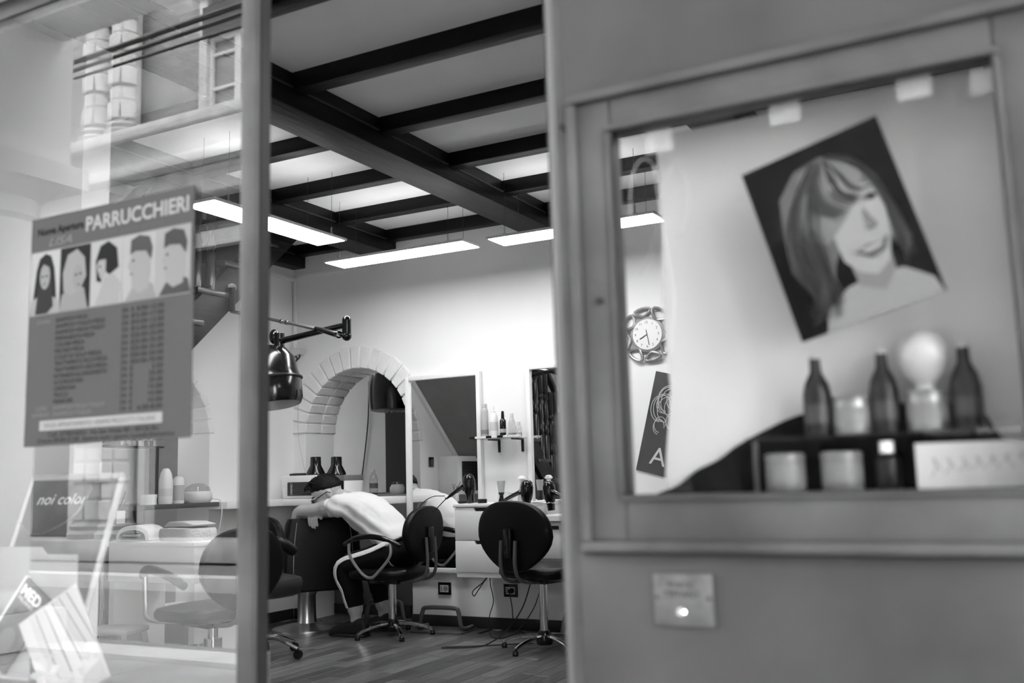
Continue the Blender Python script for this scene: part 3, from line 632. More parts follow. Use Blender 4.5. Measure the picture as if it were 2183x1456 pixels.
# items inside arch
t = thing('nail_shelf', 'thin dark shelf of nail polish inside the brick arch', 'shelf', (-4.33, 6.55, 1.25)); B().box(-.02, .35, -.07, .07, -.012, 0).build('board', gray(.02, .4), t); B().box(.1, .12, -.01, .07, -.06, -.012).build('bracket', black_matte, t); B().box(.3, .34, -.07, .07, -.012, .35).build('side_post', gray(.03, .5), t); B().box(.3, .34, -.07, .07, -1.25, -.012).build('leg', gray(.03, .5), t)
def polish(x, y, z, h, v, label, g): 
    t = thing('nail_polish', label, 'nail polish', (x, y, z), 0, g); B().lathe([(.011, 0), (.012, .003), (.012, h*.5), (.006, h*.58)], n=12).build('bottle', gray(v, .25), t); B().lathe([(.007, h*.58), (.007, h)], n=10).build('cap', gray(.5 if v < .2 else .05, .3), t)
for i in range(8): polish(-4.335+.035*i, 6.53+.02*(i % 2), 1.2505, .045+.03*(i == 2), (.5, .3, .6, .25, .2, .4, .3, .35)[i], 'nail polish bottle on the shelf in the arch, %s from left' % 'first second third fourth fifth sixth seventh eighth'.split()[i], 'nail polish in the brick arch')
bottle('water_bottle', 'clear plastic water bottle on the counter in the arch', (-4.72, 6.48, .9005), [(.032, 0), (.034, .005), (.034, .06), (.030, .07), (.034, .08), (.034, .12), (.026, .15), (.013, .17), (.012, .18)], glass_thin, [(.014, .18), (.014, .195)], gray(.5, .4), band=(.05, .09, .0343, gray(.12, .5)))
bottle('cream_jar', 'round pale jar with a clear lid inside the arch', (-4.52, 6.52, .9005), [(.05, 0), (.06, .02), (.06, .05), (.045, .075)], gray(.45, .4), [(.046, .076), (.04, .095), (.01, .105)], glass_thin, cat='jar')
bottle('paint_tub', 'grey plastic tub standing behind the jar in the arch', (-4.395, 6.62, .9005), [(.05, 0), (.055, .12), (.057, .125)], gray(.35, .5), [(.02, .126), (.018, .13)], gray(.2, .5), cat='tub')
bottle('tall_bottle', 'tall grey bottle near the arch jamb', (-4.32, 6.5, .9005), [(.035, 0), (.036, .15), (.02, .18), (.018, .22)], gray(.16, .4), [(.018, .22), (.016, .24)], gray(.1, .4))
t = thing('magazine', 'flat magazine on the counter inside the arch', 'magazine', (-4.66, 6.62, .9005), .1); B().box(-.13, .13, -.06, .06, 0, .012).build('pages', gray(.2, .6), t); B().box(-.131, .131, -.061, .061, .012, .014).build('cover', gray(.08, .4), t)
# ================================================================ PERSON
P = thing('person', 'man in a white t-shirt asleep with his head on his arms over a chair back', 'person', (0, 0, 0))
V = Vector
hf = V((-.62, -.58, -.53)).normalized(); hs0 = V((0, 0, 1)).cross(hf).normalized()
hu = hf.cross(hs0).normalized(); 
if hu.z < 0: hu = -hu
tl = radians(-6); hu2 = (hu*cos(tl) + hs0*sin(tl)).normalized(); hs = hu2.cross(hf).normalized(); hu = hu2
HC = V((-4.395, 5.49, .928)); HR = Matrix((hf, hs, hu)).transposed()   # local x forward, y side, z up
HS = 1.08
def hl(f, s_, u): return HC + HR @ V((f*HS, s_*HS, u*HS))
body = B()
body.ball(hl(-.012, 0, .022), 0.1058, 0.0832, 0.0994, HR)          # cranium
body.ball(hl(.030, 0, -.035), 0.0713, 0.0648, 0.0810, HR)          # face
body.ball(hl(.045, 0, -.088), 0.0410, 0.0389, 0.0346, HR)          # chin
body.ball(hl(.083, 0, .012), .018, .05, .016, HR)            # brow
body.tube([hl(.085, 0, .0), hl(.108, 0, -.03), hl(.103, 0, -.042), hl(.085, 0, -.046)], [.010, .013, .015, .008], n=8)   # nose
for s_ in (-1, 1):
    body.ball(hl(-.008, s_*.078, -.012), .018, .008, .030, HR, n=10, m=6)
    body.ball(hl(.062, s_*.034, -.04), .026, .022, .024, HR, n=10, m=6)
body.tube([hl(.086, -.022, -.068), hl(.094, 0, -.066), hl(.086, .022, -.068)], .008, n=6)
body.tube([hl(.084, -.02, -.078), hl(.091, 0, -.079), hl(.084, .02, -.078)], .008, n=6)
body.tube([hl(-.03, 0, -.03), (-4.30, 5.535, .90), (-4.22, 5.55, .87)], [.055, .056, .065], n=12)
TO = [(-3.80, 5.56, .53), (-3.90, 5.56, .63), (-4.02, 5.56, .735), (-4.14, 5.56, .81), (-4.24, 5.56, .855)]
body.tube(TO, [.10, .10, .11, .12, .08], n=14)
SHL, SHR = V((-4.235, 5.405, .845)), V((-4.25, 5.72, .845)); ELL = V((-4.555, 5.405, .812)); WRL = V((-4.60, 5.43, .63))
body.tube(spline([(-4.2, 5.48, .85), SHL, (-4.36, 5.395, .828), (-4.46, 5.395, .815), ELL, (-4.592, 5.415, .77), (-4.598, 5.425, .70), WRL], 4), [.06]*4+[.056]*4+[.048]*4+[.044]*4+[.041]*4+[.041]*4+[.035]*4+[.026], n=12)
body.tube(spline([(-4.2, 5.64, .85), SHR, (-4.40, 5.74, .80), (-4.56, 5.66, .795), (-4.52, 5.52, .79), (-4.445, 5.44, .785)], 4), [.06]*4+[.05]*4+[.043]*4+[.04]*4+[.034]*4+[.026], n=12)
# right hand: palm draped over the chair back, fingers hanging down
body.tube([(-4.455, 5.45, .787), (-4.425, 5.395, .782)], [.03, .032], n=10, flat=.55)
for i, (x0, ln) in enumerate(((-4.455, .055), (-4.433, .067), (-4.411, .072), (-4.390, .056))):
    body.tube(spline([(x0, 5.40, .782), (x0+.004, 5.372, .768), (x0+.010, 5.366, .768-ln*.45), (x0+.017, 5.368, .768-ln)], 3), [.0095]*9+[.0075], n=8)
body.tube(spline([(-4.40, 5.43, .785), (-4.372, 5.40, .78), (-4.357, 5.385, .76)], 3), [.012]*6+[.009], n=8)
# left hand below the elbow, hanging
body.tube([(-4.60, 5.43, .64), (-4.605, 5.435, .56)], [.028, .034], n=10, flat=.5)
for i in range(4):
    x0 = -4.632+.018*i; ln = (.06, .072, .075, .06)[i]
    body.tube(spline([(x0, 5.435, .565), (x0-.002, 5.43, .53), (x0+.003, 5.42, .565-ln-.02)], 3), [.009]*6+[.0075], n=8)
body.tube(spline([(-4.575, 5.43, .60), (-4.555, 5.42, .57), (-4.552, 5.415, .54)], 3), [.011]*6+[.008], n=8)
HIPL, KNL, ANL = V((-3.83, 5.455, .525)), V((-4.165, 5.42, .44)), V((-4.105, 5.425, .13))
HIPR, KNR, ANR = V((-3.83, 5.66, .525)), V((-4.16, 5.70, .44)), V((-4.08, 5.70, .13))
for h, k_, a in ((HIPL, KNL, ANL), (HIPR, KNR, ANR)):
    body.tube(spline([h, (h+k_)/2, k_], 4), [.08]*8+[.06], n=12); body.tube(spline([k_, (k_+a)/2+V((.015, 0, .02)), a, a+V((0, 0, -.07))], 4), [.055]*4+[.052]*4+[.037]*4+[.04], n=12)
    body.tube([a+V((.03, 0, -.08)), a+V((-.15, 0, -.10))], [.035, .03], n=10, flat=.7)
bo = remeshed(body, .0052, skin, 'body', P, 3)
# hair: pushed inside the skull below the hairline
b = B(); n_, m_ = 40, 26; vv = []; ff = []
for i in range(m_+1):
    th = pi*i/m_
    for k in range(n_):
        a = 2*pi*k/n_; d = V((sin(th)*cos(a), sin(th)*sin(a), -cos(th)))
        line = .26 + .02*max(0, d.x) - .75*max(0, -d.x) - .35*(1-abs(d.x))*abs(d.y)
        f_ = max(0., min(1., (d.z-line)/.18)); top = max(0, d.z)
        rr = .90 + f_*(.155 + .055*top*top*(1+1.2*max(0, d.x)) + .09*noise.noise(d*9) + .05*noise.noise(d*21))
        vv.append(HC + HR @ (V((-.013, 0, .024)) + V((d.x*.106*rr, d.y*.085*rr, d.z*.1015*rr))))
for i in range(m_):
    for k in range(n_): ff.append((i*n_+k, i*n_+(k+1) % n_, (i+1)*n_+(k+1) % n_, (i+1)*n_+k))
b.add(vv, ff)
hr = random.Random(2)
for i in range(70):
    a_ = hr.uniform(-1.1, 1.1); f0 = hr.uniform(-.05, .075); s0 = .06*sin(a_)*hr.uniform(.4, 1); u0_ = .022+.098*math.sqrt(max(.05, 1-(f0/.115)**2-(s0/.09)**2))
    b.tube([hl(f0, s0, u0_-.006), hl(f0+.016, s0*1.05, u0_+.008), hl(f0+.034, s0*1.1+hr.uniform(-.008, .008), u0_-.002+hr.uniform(-.008, .006))], [.006, .005, .0015], n=5)
b.build('hair', hair_m, P, label='short black hair with shaved sides')
# glasses and closed eyes
g = B()
for s_ in (-1, 1):
    ring = [hl(.104+.0*k-.014*abs(cos(2*pi*k/20)*.5+.5*0), s_*.034+.028*cos(2*pi*k/20), -.004+.019*sin(2*pi*k/20)) for k in range(20)]
    g.tube(ring, .0028, n=6, closed=True)
    g.tube([hl(.098, s_*.062, .002), hl(.06, s_*.078, .004), hl(-.005, s_*.086, .005), hl(-.02, s_*.084, -.012)], .0028, n=6)
g.tube([hl(.104, -.008, .0), hl(.108, 0, .003), hl(.104, .008, .0)], .0028, n=6)
gl_ = g.build('glasses', black_plastic, P, label='black rimmed glasses')
e = B()
for s_ in (-1, 1):
    e.tube([hl(.078, s_*.050, -.006), hl(.088, s_*.034, -.010), hl(.084, s_*.018, -.006)], .002, n=5); e.tube([hl(.074, s_*.056, .018), hl(.090, s_*.036, .026), hl(.090, s_*.014, .022)], .0035, n=5)
e.build('brows_and_lashes', hair_m, P)
# t-shirt
ts = B()
def ering(c, axis, ry, rz_, n=22):
    c = V(c); ax = V(axis).normalized(); side = V((0, 1, 0)); nrm = ax.cross(side).normalized(); side = nrm.cross(ax)
    return [c + side*(ry*cos(2*pi*k/n)) + nrm*(rz_*sin(2*pi*k/n)) for k in range(n)]
ts.loft([ering((-3.835, 5.56, .585), (-.5, 0, .75), .172, .118), ering((-3.89, 5.56, .645), (-.6, 0, .7), .168, .118), ering((-3.98, 5.56, .72), (-.72, 0, .62), .168, .126), ering((-4.09, 5.56, .79), (-.8, 0, .5), .178, .13),
         ering((-4.19, 5.56, .84), (-.88, 0, .42), .178, .108), ering((-4.255, 5.56, .868), (-.9, 0, .4), .145, .075), ering((-4.29, 5.545, .885), (-.9, 0, .35), .08, .062)])
ts.tube(spline([(-4.16, 5.47, .845), SHL, (-4.265, 5.398, .84), (-4.305, 5.395, .834)], 4), [.075]*4+[.078]*4+[.066]*4+[.061], n=16)
ts.tube(spline([(-4.16, 5.65, .845), SHR, (-4.30, 5.735, .83), (-4.37, 5.745, .815)], 4), [.075]*4+[.075]*4+[.066]*4+[.062], n=16)
sh = remeshed(ts, .008, tee, 't_shirt', P, 5, 'plain white cotton t-shirt')
for v_ in sh.data.vertices:      # soft folds across the torso
    c = v_.co; d = .008*noise.noise(V((c.x*9+c.z*14, c.y*5, c.z*9-c.x*16))) + .0055*math.sin((c.z*1.0+c.x*.55)*70+3*noise.noise(c*6))*max(0, min(1, (5.62-c.y)*4))
    v_.co = c + v_.normal*d
tr_ = B(); tr_.ball((-3.825, 5.56, .545), .115, .17, .105)
for h, k_, a in ((HIPL, KNL, ANL), (HIPR, KNR, ANR)):
    tr_.tube(spline([h, (h+k_)/2+V((0, 0, .003)), k_, k_+V((.005, 0, -.05))], 4), [.097]*4+[.092]*4+[.076]*4+[.072], n=16)
    tr_.tube(spline([k_, k_+(a-k_)*.35+V((.012, 0, 0)), k_+(a-k_)*.6+V((.01, 0, 0)), a+V((.0, 0, .06))], 4), [.075]*4+[.070]*4+[.062]*4+[.053], n=16)
remeshed(tr_, .008, trouser, 'trousers', P, 4, 'black track trousers')
# white side stripe: ribbon lying on the near leg
def ribbon(pts, dirs, w, off):
    b = B(); vv = []; ff = []
    for i, (p, d) in enumerate(zip(pts, dirs)):
        a = pts[max(0, i-1)]; c = pts[min(len(pts)-1, i+1)]; t_ = (c-a).normalized(); d = (d - t_*d.dot(t_)).normalized(); s_ = t_.cross(d)
        for q in (-1, -.5, 0, .5, 1):
            vv.append(p + d*(off[i]-.10*w*q*q*2) + s_*(w*q))
        for q in (-1, -.5, 0, .5, 1): vv.append(p + d*(off[i]-.10*w*q*q*2-.006) + s_*(w*q))
    m = len(pts)
    for i in range(m-1):
        for q in range(4):
            A = i*10+q; ff += [(A, A+1, A+11, A+10), (A+6, A+5, A+15, A+16)]
        ff += [(i*10, i*10+10, i*10+15, i*10+5), (i*10+4, i*10+9, i*10+19, i*10+14)]
    return b.add(vv, ff)
pp = spline([HIPL+V((.02, 0, .02)), HIPL+(KNL-HIPL)*.33, HIPL+(KNL-HIPL)*.7, KNL, KNL+V((.005, 0, -.06)), KNL+(ANL-KNL)*.4+V((.01, 0, 0)), KNL+(ANL-KNL)*.62+V((.01, 0, 0)), ANL+V((0, 0, .065))], 5)
dd = []; of = []
for i in range(len(pp)):
    f_ = i/(len(pp)-1); s1 = max(0, min(1, (f_-.35)/.2))
    dd.append(V((-.62*s1, -.80, .66*(1-s1))).normalized()); of.append(.108-.014*min(1, f_/.4)-.030*max(0, min(1, (f_-.5)/.5)))
ribbon(pp, dd, .018, of).build('side_stripe', stripe_m, P, label='white side stripe with small print')
for a, nm in ((ANL, 0), (ANR, 1)):
    s_ = B(); rings = []
    for xx, w_, h0, h1 in ((.095, .028, .012, .085), (.075, .036, .002, .115), (.02, .040, 0, .12), (-.05, .042, 0, .098), (-.12, .046, 0, .07), (-.175, .042, .0, .055), (-.205, .026, .005, .04)):
        rings.append([V((a.x+xx, a.y+y_, z_)) for y_, z_ in rrect(w_*2, h1-h0, min(w_, (h1-h0)/2)*.8, 4, 0, (h0+h1)/2)])
    sh_ = remeshed(s_.loft(rings), .006, shoe_m, 'shoe', P, 2)
    B().prism([(a.x+.09, a.y-.042), (a.x-.1, a.y-.049), (a.x-.2, a.y-.03), (a.x-.208, a.y), (a.x-.2, a.y+.03), (a.x-.1, a.y+.049), (a.x+.09, a.y+.042)], .001, .02, 'xy').build('sole', gray(.02, .6), sh_, bevel=.004)
b = B(); b.tube([WRL+V((.031*cos(2*pi*k/16), .031*sin(2*pi*k/16), .02)) for k in range(16)], .004, n=6, closed=True); b.build('bracelet', gray(.15, .4), P)
# ================================================================ RIGHT PART OF BACK WALL
t = thing('wall_clock', 'ornate silver wall clock with scrolled frame on the back wall', 'clock', (-2.195, YB, 1.885))
B().lathe([(.115, 0), (.115, .02), (.10, .028)], n=32).build('case', gray(.25, .35), t); t.children[-1].rotation_euler = (pi/2, 0, 0)
B().lathe([(.098, 0), (.098, .004)], n=32).build('dial', gray(.75, .5), t); dl = t.children[-1]; dl.rotation_euler = (pi/2, 0, 0); dl.location = (0, -.026, 0)
sc_m = mat('aged_silver_scroll', .28, .35, .5, var=.3, scale=20)
for k in range(8):
    a = 2*pi*k/8+.2; c = V((cos(a), 0, sin(a))); q = V((-sin(a), 0, cos(a))); o = []
    for i in range(16):
        th = 2*pi*i/16; o.append(c*(.145+.035*cos(th)*(1 if k % 2 else .75)) + q*(.048*sin(th)+.012*sin(2*th)) + V((0, -.018-.008*sin(th), 0)))
    B().tube(o, .011, n=8, closed=True).build('scroll', sc_m, t)
for i in range(12):
    a = pi/2-2*pi*(i+1)/12; s_ = str(i+1)
    lettering(s_, dl, black_matte, (.078*cos(a)-.008*len(s_), .078*sin(a)-.008, .0046), .024, rot=(0, 0, 0), name='numeral')
B().tube([(0, 0, .006), (-.05, -.028, .006)], .003, n=5).build('hour_hand', black_matte, dl); B().tube([(-.006, .03, .007), (.012, -.07, .007)], .002, n=5).build('minute_hand', black_matte, dl)
t = thing('wall_poster', 'tilted dark fashion poster with pale curls hung under the clock', 'poster', (-2.02, YB-.006, 1.28)); t.rotation_euler = (0, radians(15), 0)
B().box(-.225, .225, -.004, .004, -.32, .32).build('sheet', mat('poster_dark', .035, .5, var=.4, scale=5), t)
b = B()
for k in range(12):
    cx, cz = -.10+random.uniform(-.05, .05), .05+random.uniform(-.10, .12); r_ = random.uniform(.03, .07)
    b.tube([(cx+r_*cos(a), -.0055, cz+1.3*r_*sin(a)) for a in [2*pi*i/20*.8 for i in range(20)]], .003, n=4)
b.build('curls_print', gray(.45, .6), t); lettering('A', t, gray(.6, .6), (-.15, -.0055, -.26), .16)
# ================================================================ LEFT WALL THINGS UNDER THE STAIRS
t = thing('wall_cupboard', 'white cupboard with a black louvred front under the stairs', 'cupboard', (XL, 3.62, .86))
B().box(.002, .22, -.28, .28, 0, .36).build('body', white_lac, t, bevel=.004)
d = B().box(.22, .228, -.25, .20, .03, .31).build('front', black_matte, t)
for i in range(9): B().box(.228, .233, -.24, .19, .045+i*.029, .062+i*.029).build('slat', gray(.012, .5), d)
t = thing('light_switch', 'black light switch on the left wall', 'switch', (XL, 4.02, 1.17)); B().box(.001, .012, -.04, .04, -.045, .045).build('plate', black_plastic, t, bevel=.003); B().box(.012, .015, -.02, .02, -.025, .025).build('rocker', gray(.02, .3), t)
t = thing('arch_counter', 'dark counter in the left arch holding white bottles', 'counter'); B().box(-5.75, -5.0, 4.22, 5.10, .865, .895).build('slab', gray(.05, .4), t, bevel=.003); B().box(-5.7, -5.66, 4.3, 5.05, 0, .865).build('leg', gray(.03, .5), t)
bottle('shampoo_bottle', 'tall white shampoo bottle with a rounded cap in the left arch', (-5.10, 4.72, .8955), [(.042, 0), (.045, .01), (.045, .15), (.035, .20), (.02, .228), (.003, .232)], gray(.82, .35), band=(.05, .10, .0453, gray(.7, .5)))
bottle('conditioner_bottle', 'shorter white bottle with printed lettering beside the shampoo', (-5.09, 4.82, .8955), [(.035, 0), (.037, .01), (.037, .15), (.03, .17)], gray(.78, .35), [(.025, .17), (.025, .178)], gray(.7, .4), band=(.02, .12, .0373, gray(.45, .5)))
bottle('cream_tub', 'low white cream tub left of the shampoo bottle', (-5.10, 4.58, .8955), [(.05, 0), (.05, .045)], gray(.75, .4), [(.052, .045), (.052, .065)], gray(.8, .4), cat='tub')
t = thing('wax_heater', 'round wax heater with a clear domed lid and white cable', 'heater', (-5.08, 4.98, .8955)); B().lathe([(.08, 0), (.095, .02), (.095, .06), (.085, .075)], n=24).build('pot', gray(.7, .4), t); B().lathe([(.085, .076), (.075, .105), (.04, .125), (.004, .13)], n=24).build('lid', glass_thin, t)
cord('white cable hanging from the wax heater', [(-5.0, 5.04, .92), (-4.97, 5.08, .90), (-4.96, 5.08, .80), (-4.98, 5.06, .65), (-5.0, 5.05, .50)], .004, gray(.7, .5))
t = thing('polish_shelf', 'thin black shelf of bottles high in the left arch', 'shelf', (-5.55, 4.66, 1.29)); B().box(-.06, .06, -.45, .40, -.012, 0).build('board', black_matte, t); B().box(-.03, .03, -.43, -.40, -.43, -.012).box(-.03, .03, .35, .38, -.43, -.012).build('upright', black_matte, t)
for i in range(6): polish(-5.55, 4.75+.05*i, 1.2905, .07, (.7, .6, .75, .65, .03, .03)[i], 'nail polish bottle on the left arch shelf, %s from the front' % 'first second third fourth fifth sixth'.split()[i], 'nail polish in the left arch')
# manicure table and things
t = thing('manicure_table', 'white manicure table seen through the shop window', 'table', (-4.30, 4.06, 0), radians(0))
B().box(-.32, .34, -.20, .20, .69, .715).build('table_top', white_lac, t, bevel=.004); B().box(-.31, .33, -.19, .19, .50, .69).build('drawer_box', white_lac, t, bevel=.004)
for sx in (-.29, .31): B().box(sx-.02, sx+.02, -.18, .18, 0, .50).build('leg_panel', white_lac, t)
t = thing('nail_lamp', 'white nail drying lamp with a dark arched opening', 'nail lamp', (-4.47, 3.97, .716), radians(20))
b = B(); ao = [(.10*cos(a), .085*sin(a)**.6 if sin(a) > 0 else 0) for a in [pi*k/16 for k in range(17)]]
b.prism([(x, z+.0) for x, z in ao], -.10, .10).build('shell', white_lac, t, bevel=.012)
ai = [(.075*cos(a), .055*abs(sin(a))**.6+.006) for a in [pi*k/16 for k in range(17)]]; op = B().prism(ai, -.106, -.101).build('opening', black_plastic, t); B().cyl((-.05, -.108, .03), (.05, -.108, .03), .008).build('tube_light', gray(.3, .3), op)
t = thing('folded_towel', 'folded white waffle towel beside the nail lamp', 'towel', (-4.17, 4.02, .716), radians(-8))
b = B(); b.loft([[V((x, y, z)) for x, y in rrect(.30*s, .2*s, .05)] for s, z in ((.95, 0), (1, .012), (1, .05), (.96, .065), (.6, .07), (.02, .07))]).build('towel', mat('waffle', .8, .9, bump=.8, bscale=70), t)
B().prism([(-.13, .071), (.13, .075), (.15, .085), (.06, .10), (-.08, .10)], -.07, .08).build('top_fold', tee, t, bevel=.008)
t = thing('plastic_stool', 'white plastic step stool under the manicure table', 'stool', (-4.42, 3.76, 0), .3)
B().box(-.14, .14, -.11, .11, .25, .28).build('seat', gray(.6, .4), t, bevel=.01)
for sx in (-1, 1):
    for sy in (-1, 1): B().tube([(sx*.15, sy*.12, 0), (sx*.11, sy*.09, .26)], .018).build('leg', gray(.6, .4), t)
    B().box(sx*.135-.012, sx*.135+.012, -.10, .10, .09, .12).build('stretcher', gray(.6, .4), t)
t = thing('side_shelf', 'small black shelf with cosmetic bottles and a brush cup', 'shelf', (-4.86, 4.06, .80)); B().box(-.12, .12, -.16, .16, -.01, 0).build('board', black_matte, t); B().cyl((-.02, 0, -.8), (-.02, 0, -.01), .012).build('pole', chrome, t); B().lathe([(.12, -.8), (.12, -.785), (.02, -.77)], n=20).build('foot', black_plastic, t)
bottle('remover_bottle', 'small white remover bottle on the little black shelf', (-4.88, 3.98, .8005), [(.022, 0), (.022, .08), (.012, .095)], gray(.75, .4), [(.012, .095), (.012, .115)], gray(.8, .4))
t = thing('brush_cup', 'white square cup full of nail brushes', 'cup', (-4.82, 4.10, .8005)); B().box(-.032, .032, -.032, .032, 0, .075).build('cup', gray(.8, .4), t, bevel=.003)
for i in range(5): a = random.uniform(-.3, .3); B().cyl((random.uniform(-.02, .02), random.uniform(-.02, .02), .07), (a*.15+random.uniform(-.03, .03), random.uniform(-.03, .03), .14+.02*(i % 3)), .003, n=6).build('brush', gray(.15, .5), t)
t = thing('waste_bin', 'white bucket standing behind the window chair', 'bucket', (-4.62, 4.86, 0)); B().lathe([(.08, 0), (.09, .17), (.10, .172), (.10, .18)], n=20).build('bucket', gray(.65, .4), t); B().lathe([(.102, .181), (.09, .195), (.02, .20)], n=20).build('lid', gray(.6, .4), t)
t = thing('panel_cabinet', 'grey panelled cabinet behind the window chair', 'cabinet', (-4.62, 4.40, 0)); B().box(-.22, .16, -.01, .02, .0, .27).build('panel', gray(.25, .6), t); B().box(.16, .19, -.02, .2, 0, .28).build('side', white_lac, t); B().box(-.22, .19, -.02, .2, .28, .30).build('top', white_lac, t)
# ================================================================ WINDOW DISPLAY
t = thing('sign_easel', 'framed dark picture with white script leaning in the shop window', 'sign', (-2.57, 1.93, .521), radians(8))
pr = B().prism([(-.22, 0), (.12, 0), (.20, .52), (-.13, .52)], -.008, .008); pf = pr.build('picture', mat('dark_picture', .10, .45, var=.7, scale=4), t); pf.rotation_euler = (radians(-10), 0, 0)
for a, c in (((-.225, 0), (-.135, .525)), ((-.13, .525), (.20, .525)), ((.20, .52), (.12, 0))):
    s_ = B().cyl((a[0], -.004, a[1]), (c[0], -.004, c[1]), .010, n=8).build('frame_bar', gray(.55, .5), pf)
lettering('noi color', pf, gray(.8, .6), (-.10, -.0095, .445), .045, .19, shear=.4)
b = B(); b.tube(spline([(-.16, -.009, .40), (-.11, -.009, .36), (-.03, -.009, .37), (.06, -.009, .42), (.10, -.009, .50)], 6), .006, n=4, flat=.3).build('curl_print', gray(.35, .5), pf)
B().tube([(-.135, -.09, .515), (-.24, .12, .0)], .010).build('back_strut', black_matte, t)
t = thing('magazine_rack', 'pale stepped magazine rack in the shop window', 'magazine rack', (-2.56, 1.80, .521), radians(3))
for i, (zt_, yy_) in enumerate(((.325, .07), (.215, .0), (.13, -.07))): B().prism([(-.20, 0), (.20, 0), (.20, zt_-.02), (.08, zt_-.02), (.06, zt_), (-.20, zt_)], yy_, yy_+.004).build('pocket', gray(.34, .6), t)
B().box(-.20, .20, -.075, .08, 0, .006).build('base', gray(.5, .6), t); B().box(-.204, -.20, -.075, .08, 0, .30).build('side', gray(.5, .6), t)
t = thing('magazine', 'glossy magazine with MED title tilted in the window rack', 'magazine', (-2.46, 1.715, .56), radians(4)); t.rotation_euler = (radians(-8), radians(33), radians(4))
B().box(-.06, .045, -.005, .005, 0, .225).build('cover', mat('magazine_cover', .05, .35, var=.4, scale=9), t, bevel=.001); B().box(-.061, -.055, -.006, .006, 0, .226).build('spine', gray(.75, .5), t)
lettering('MED', t, gray(.8, .5), (-.048, -.0062, .185), .04, .075, bold=.001); lettering('MILANO', t, gray(.7, .5), (-.045, -.0062, .170), .015, .06)
B().ball((-.005, -.0055, .07), .028, .0012, .038, n=14, m=8).build('face_print', gray(.08, .5), t); B().ball((-.005, -.0052, .082), .036, .001, .04, n=14, m=8).build('hair_print', gray(.03, .5), t)
t = thing('nail_photo', 'photo card of manicured hands and a white flower tilted in the window', 'photo card', (-2.13, 1.70, .50)); t.rotation_euler = (radians(4), radians(-27), 0)
B().box(-.095, .135, -.002, .002, 0, .24).build('card', gray(.46, .5), t)
cp = B()
def fpoly(poly, y, m, parent, name): return B().prism(poly, y-.0004, y).build(name, m, parent, smooth=False)
for i, (x0, x1, z1) in enumerate(((-.03, -.055, .055), (.005, -.01, .02), (.035, .035, .03), (.065, .07, .06), (.095, .10, .05))):
    w_ = .0155
    fg = fpoly([(x0-w_-.01, .235), (x0+w_-.01, .235), (x1+w_+.02, z1+.04), (x1+w_+.018, z1+.01), (x1+.02, z1), (x1-w_+.022, z1+.012), (x1-w_+.02, z1+.04)], -.0022-.0002*i, gray((.40, .44, .48, .38, .42)[i], .5), t, 'finger_print')
    fpoly([(x1+.012, z1+.028), (x1+.03, z1+.028), (x1+.028, z1+.006), (x1+.016, z1+.006)], -.0040, gray(.45, .2), t, 'nail_print')
    B().tube([(x0+w_-.01, -.0036, .235), (x1+w_+.02, -.0036, z1+.04)], .0012, n=4).build('shadow_line', gray(.15, .5), t)
for k in range(9):
    a = 2*pi*k/9; c, s_ = cos(a), sin(a); fpoly([(-.06+.006*-s_, .09+.006*c), (-.06+.03*c-.014*s_, .09+.03*s_+.014*c), (-.06+.058*c, .09+.058*s_), (-.06+.03*c+.014*s_, .09+.03*s_-.014*c), (-.06+.006*s_, .09-.006*c)], -.0044-.0001*k, gray((.55, .42, .48)[k % 3], .5), t, 'petal_print')
fpoly([(.03, .0), (.13, .0), (.135, .05), (.06, .035)], -.0043, gray(.35, .5), t, 'cuff_print')
# ================================================================ PRICE POSTER ON THE WINDOW
PO = thing('price_poster', 'grey price list poster headed PARRUCCHIERI with five hairstyle photos', 'poster', (-2.208, GY-.0065, 1.108))
PW, PH = .56, .57
B().box(0, PW, 0, .0015, 0, PH).build('sheet', prn(.072), PO)
wt, dk, md = prn(.26), prn(.004), prn(.14)
def T(s, u, v, size, width, m=dk, shear=0., bold=0.): lettering(s, PO, m, (u*PW, -.0006, (1-v)*PH), size, width*PW if width else None, shear=shear, bold=bold)
T('Nuova Apertura', .045, .080, .026, .30, dk, 0, .0006); T('LISA', .12, .135, .030, .15, md, .35)
T('PARRUCCHIERI', .36, .100, .050, .61, wt, 0, .0012); T('UOMO DONNA BAMBINO', .47, .138, .017, .36, prn(.09))
B().box(.0, PW*.985, -.0007, 0, PH*(1-.435), PH*(1-.152)).build('photo_strip', prn(.19), PO)
def ell(cx, cz, rx, rz, n=20, a0=0, a1=2*pi): return [(cx+rx*cos(a0+(a1-a0)*k/n), cz+rz*sin(a0+(a1-a0)*k/n)) for k in range(n + (0 if a1-a0 > 6 else 1))]
pwid = PW*.98/5; pz0, pz1 = PH*(1-.43), PH*(1-.157); ph_ = pz1-pz0
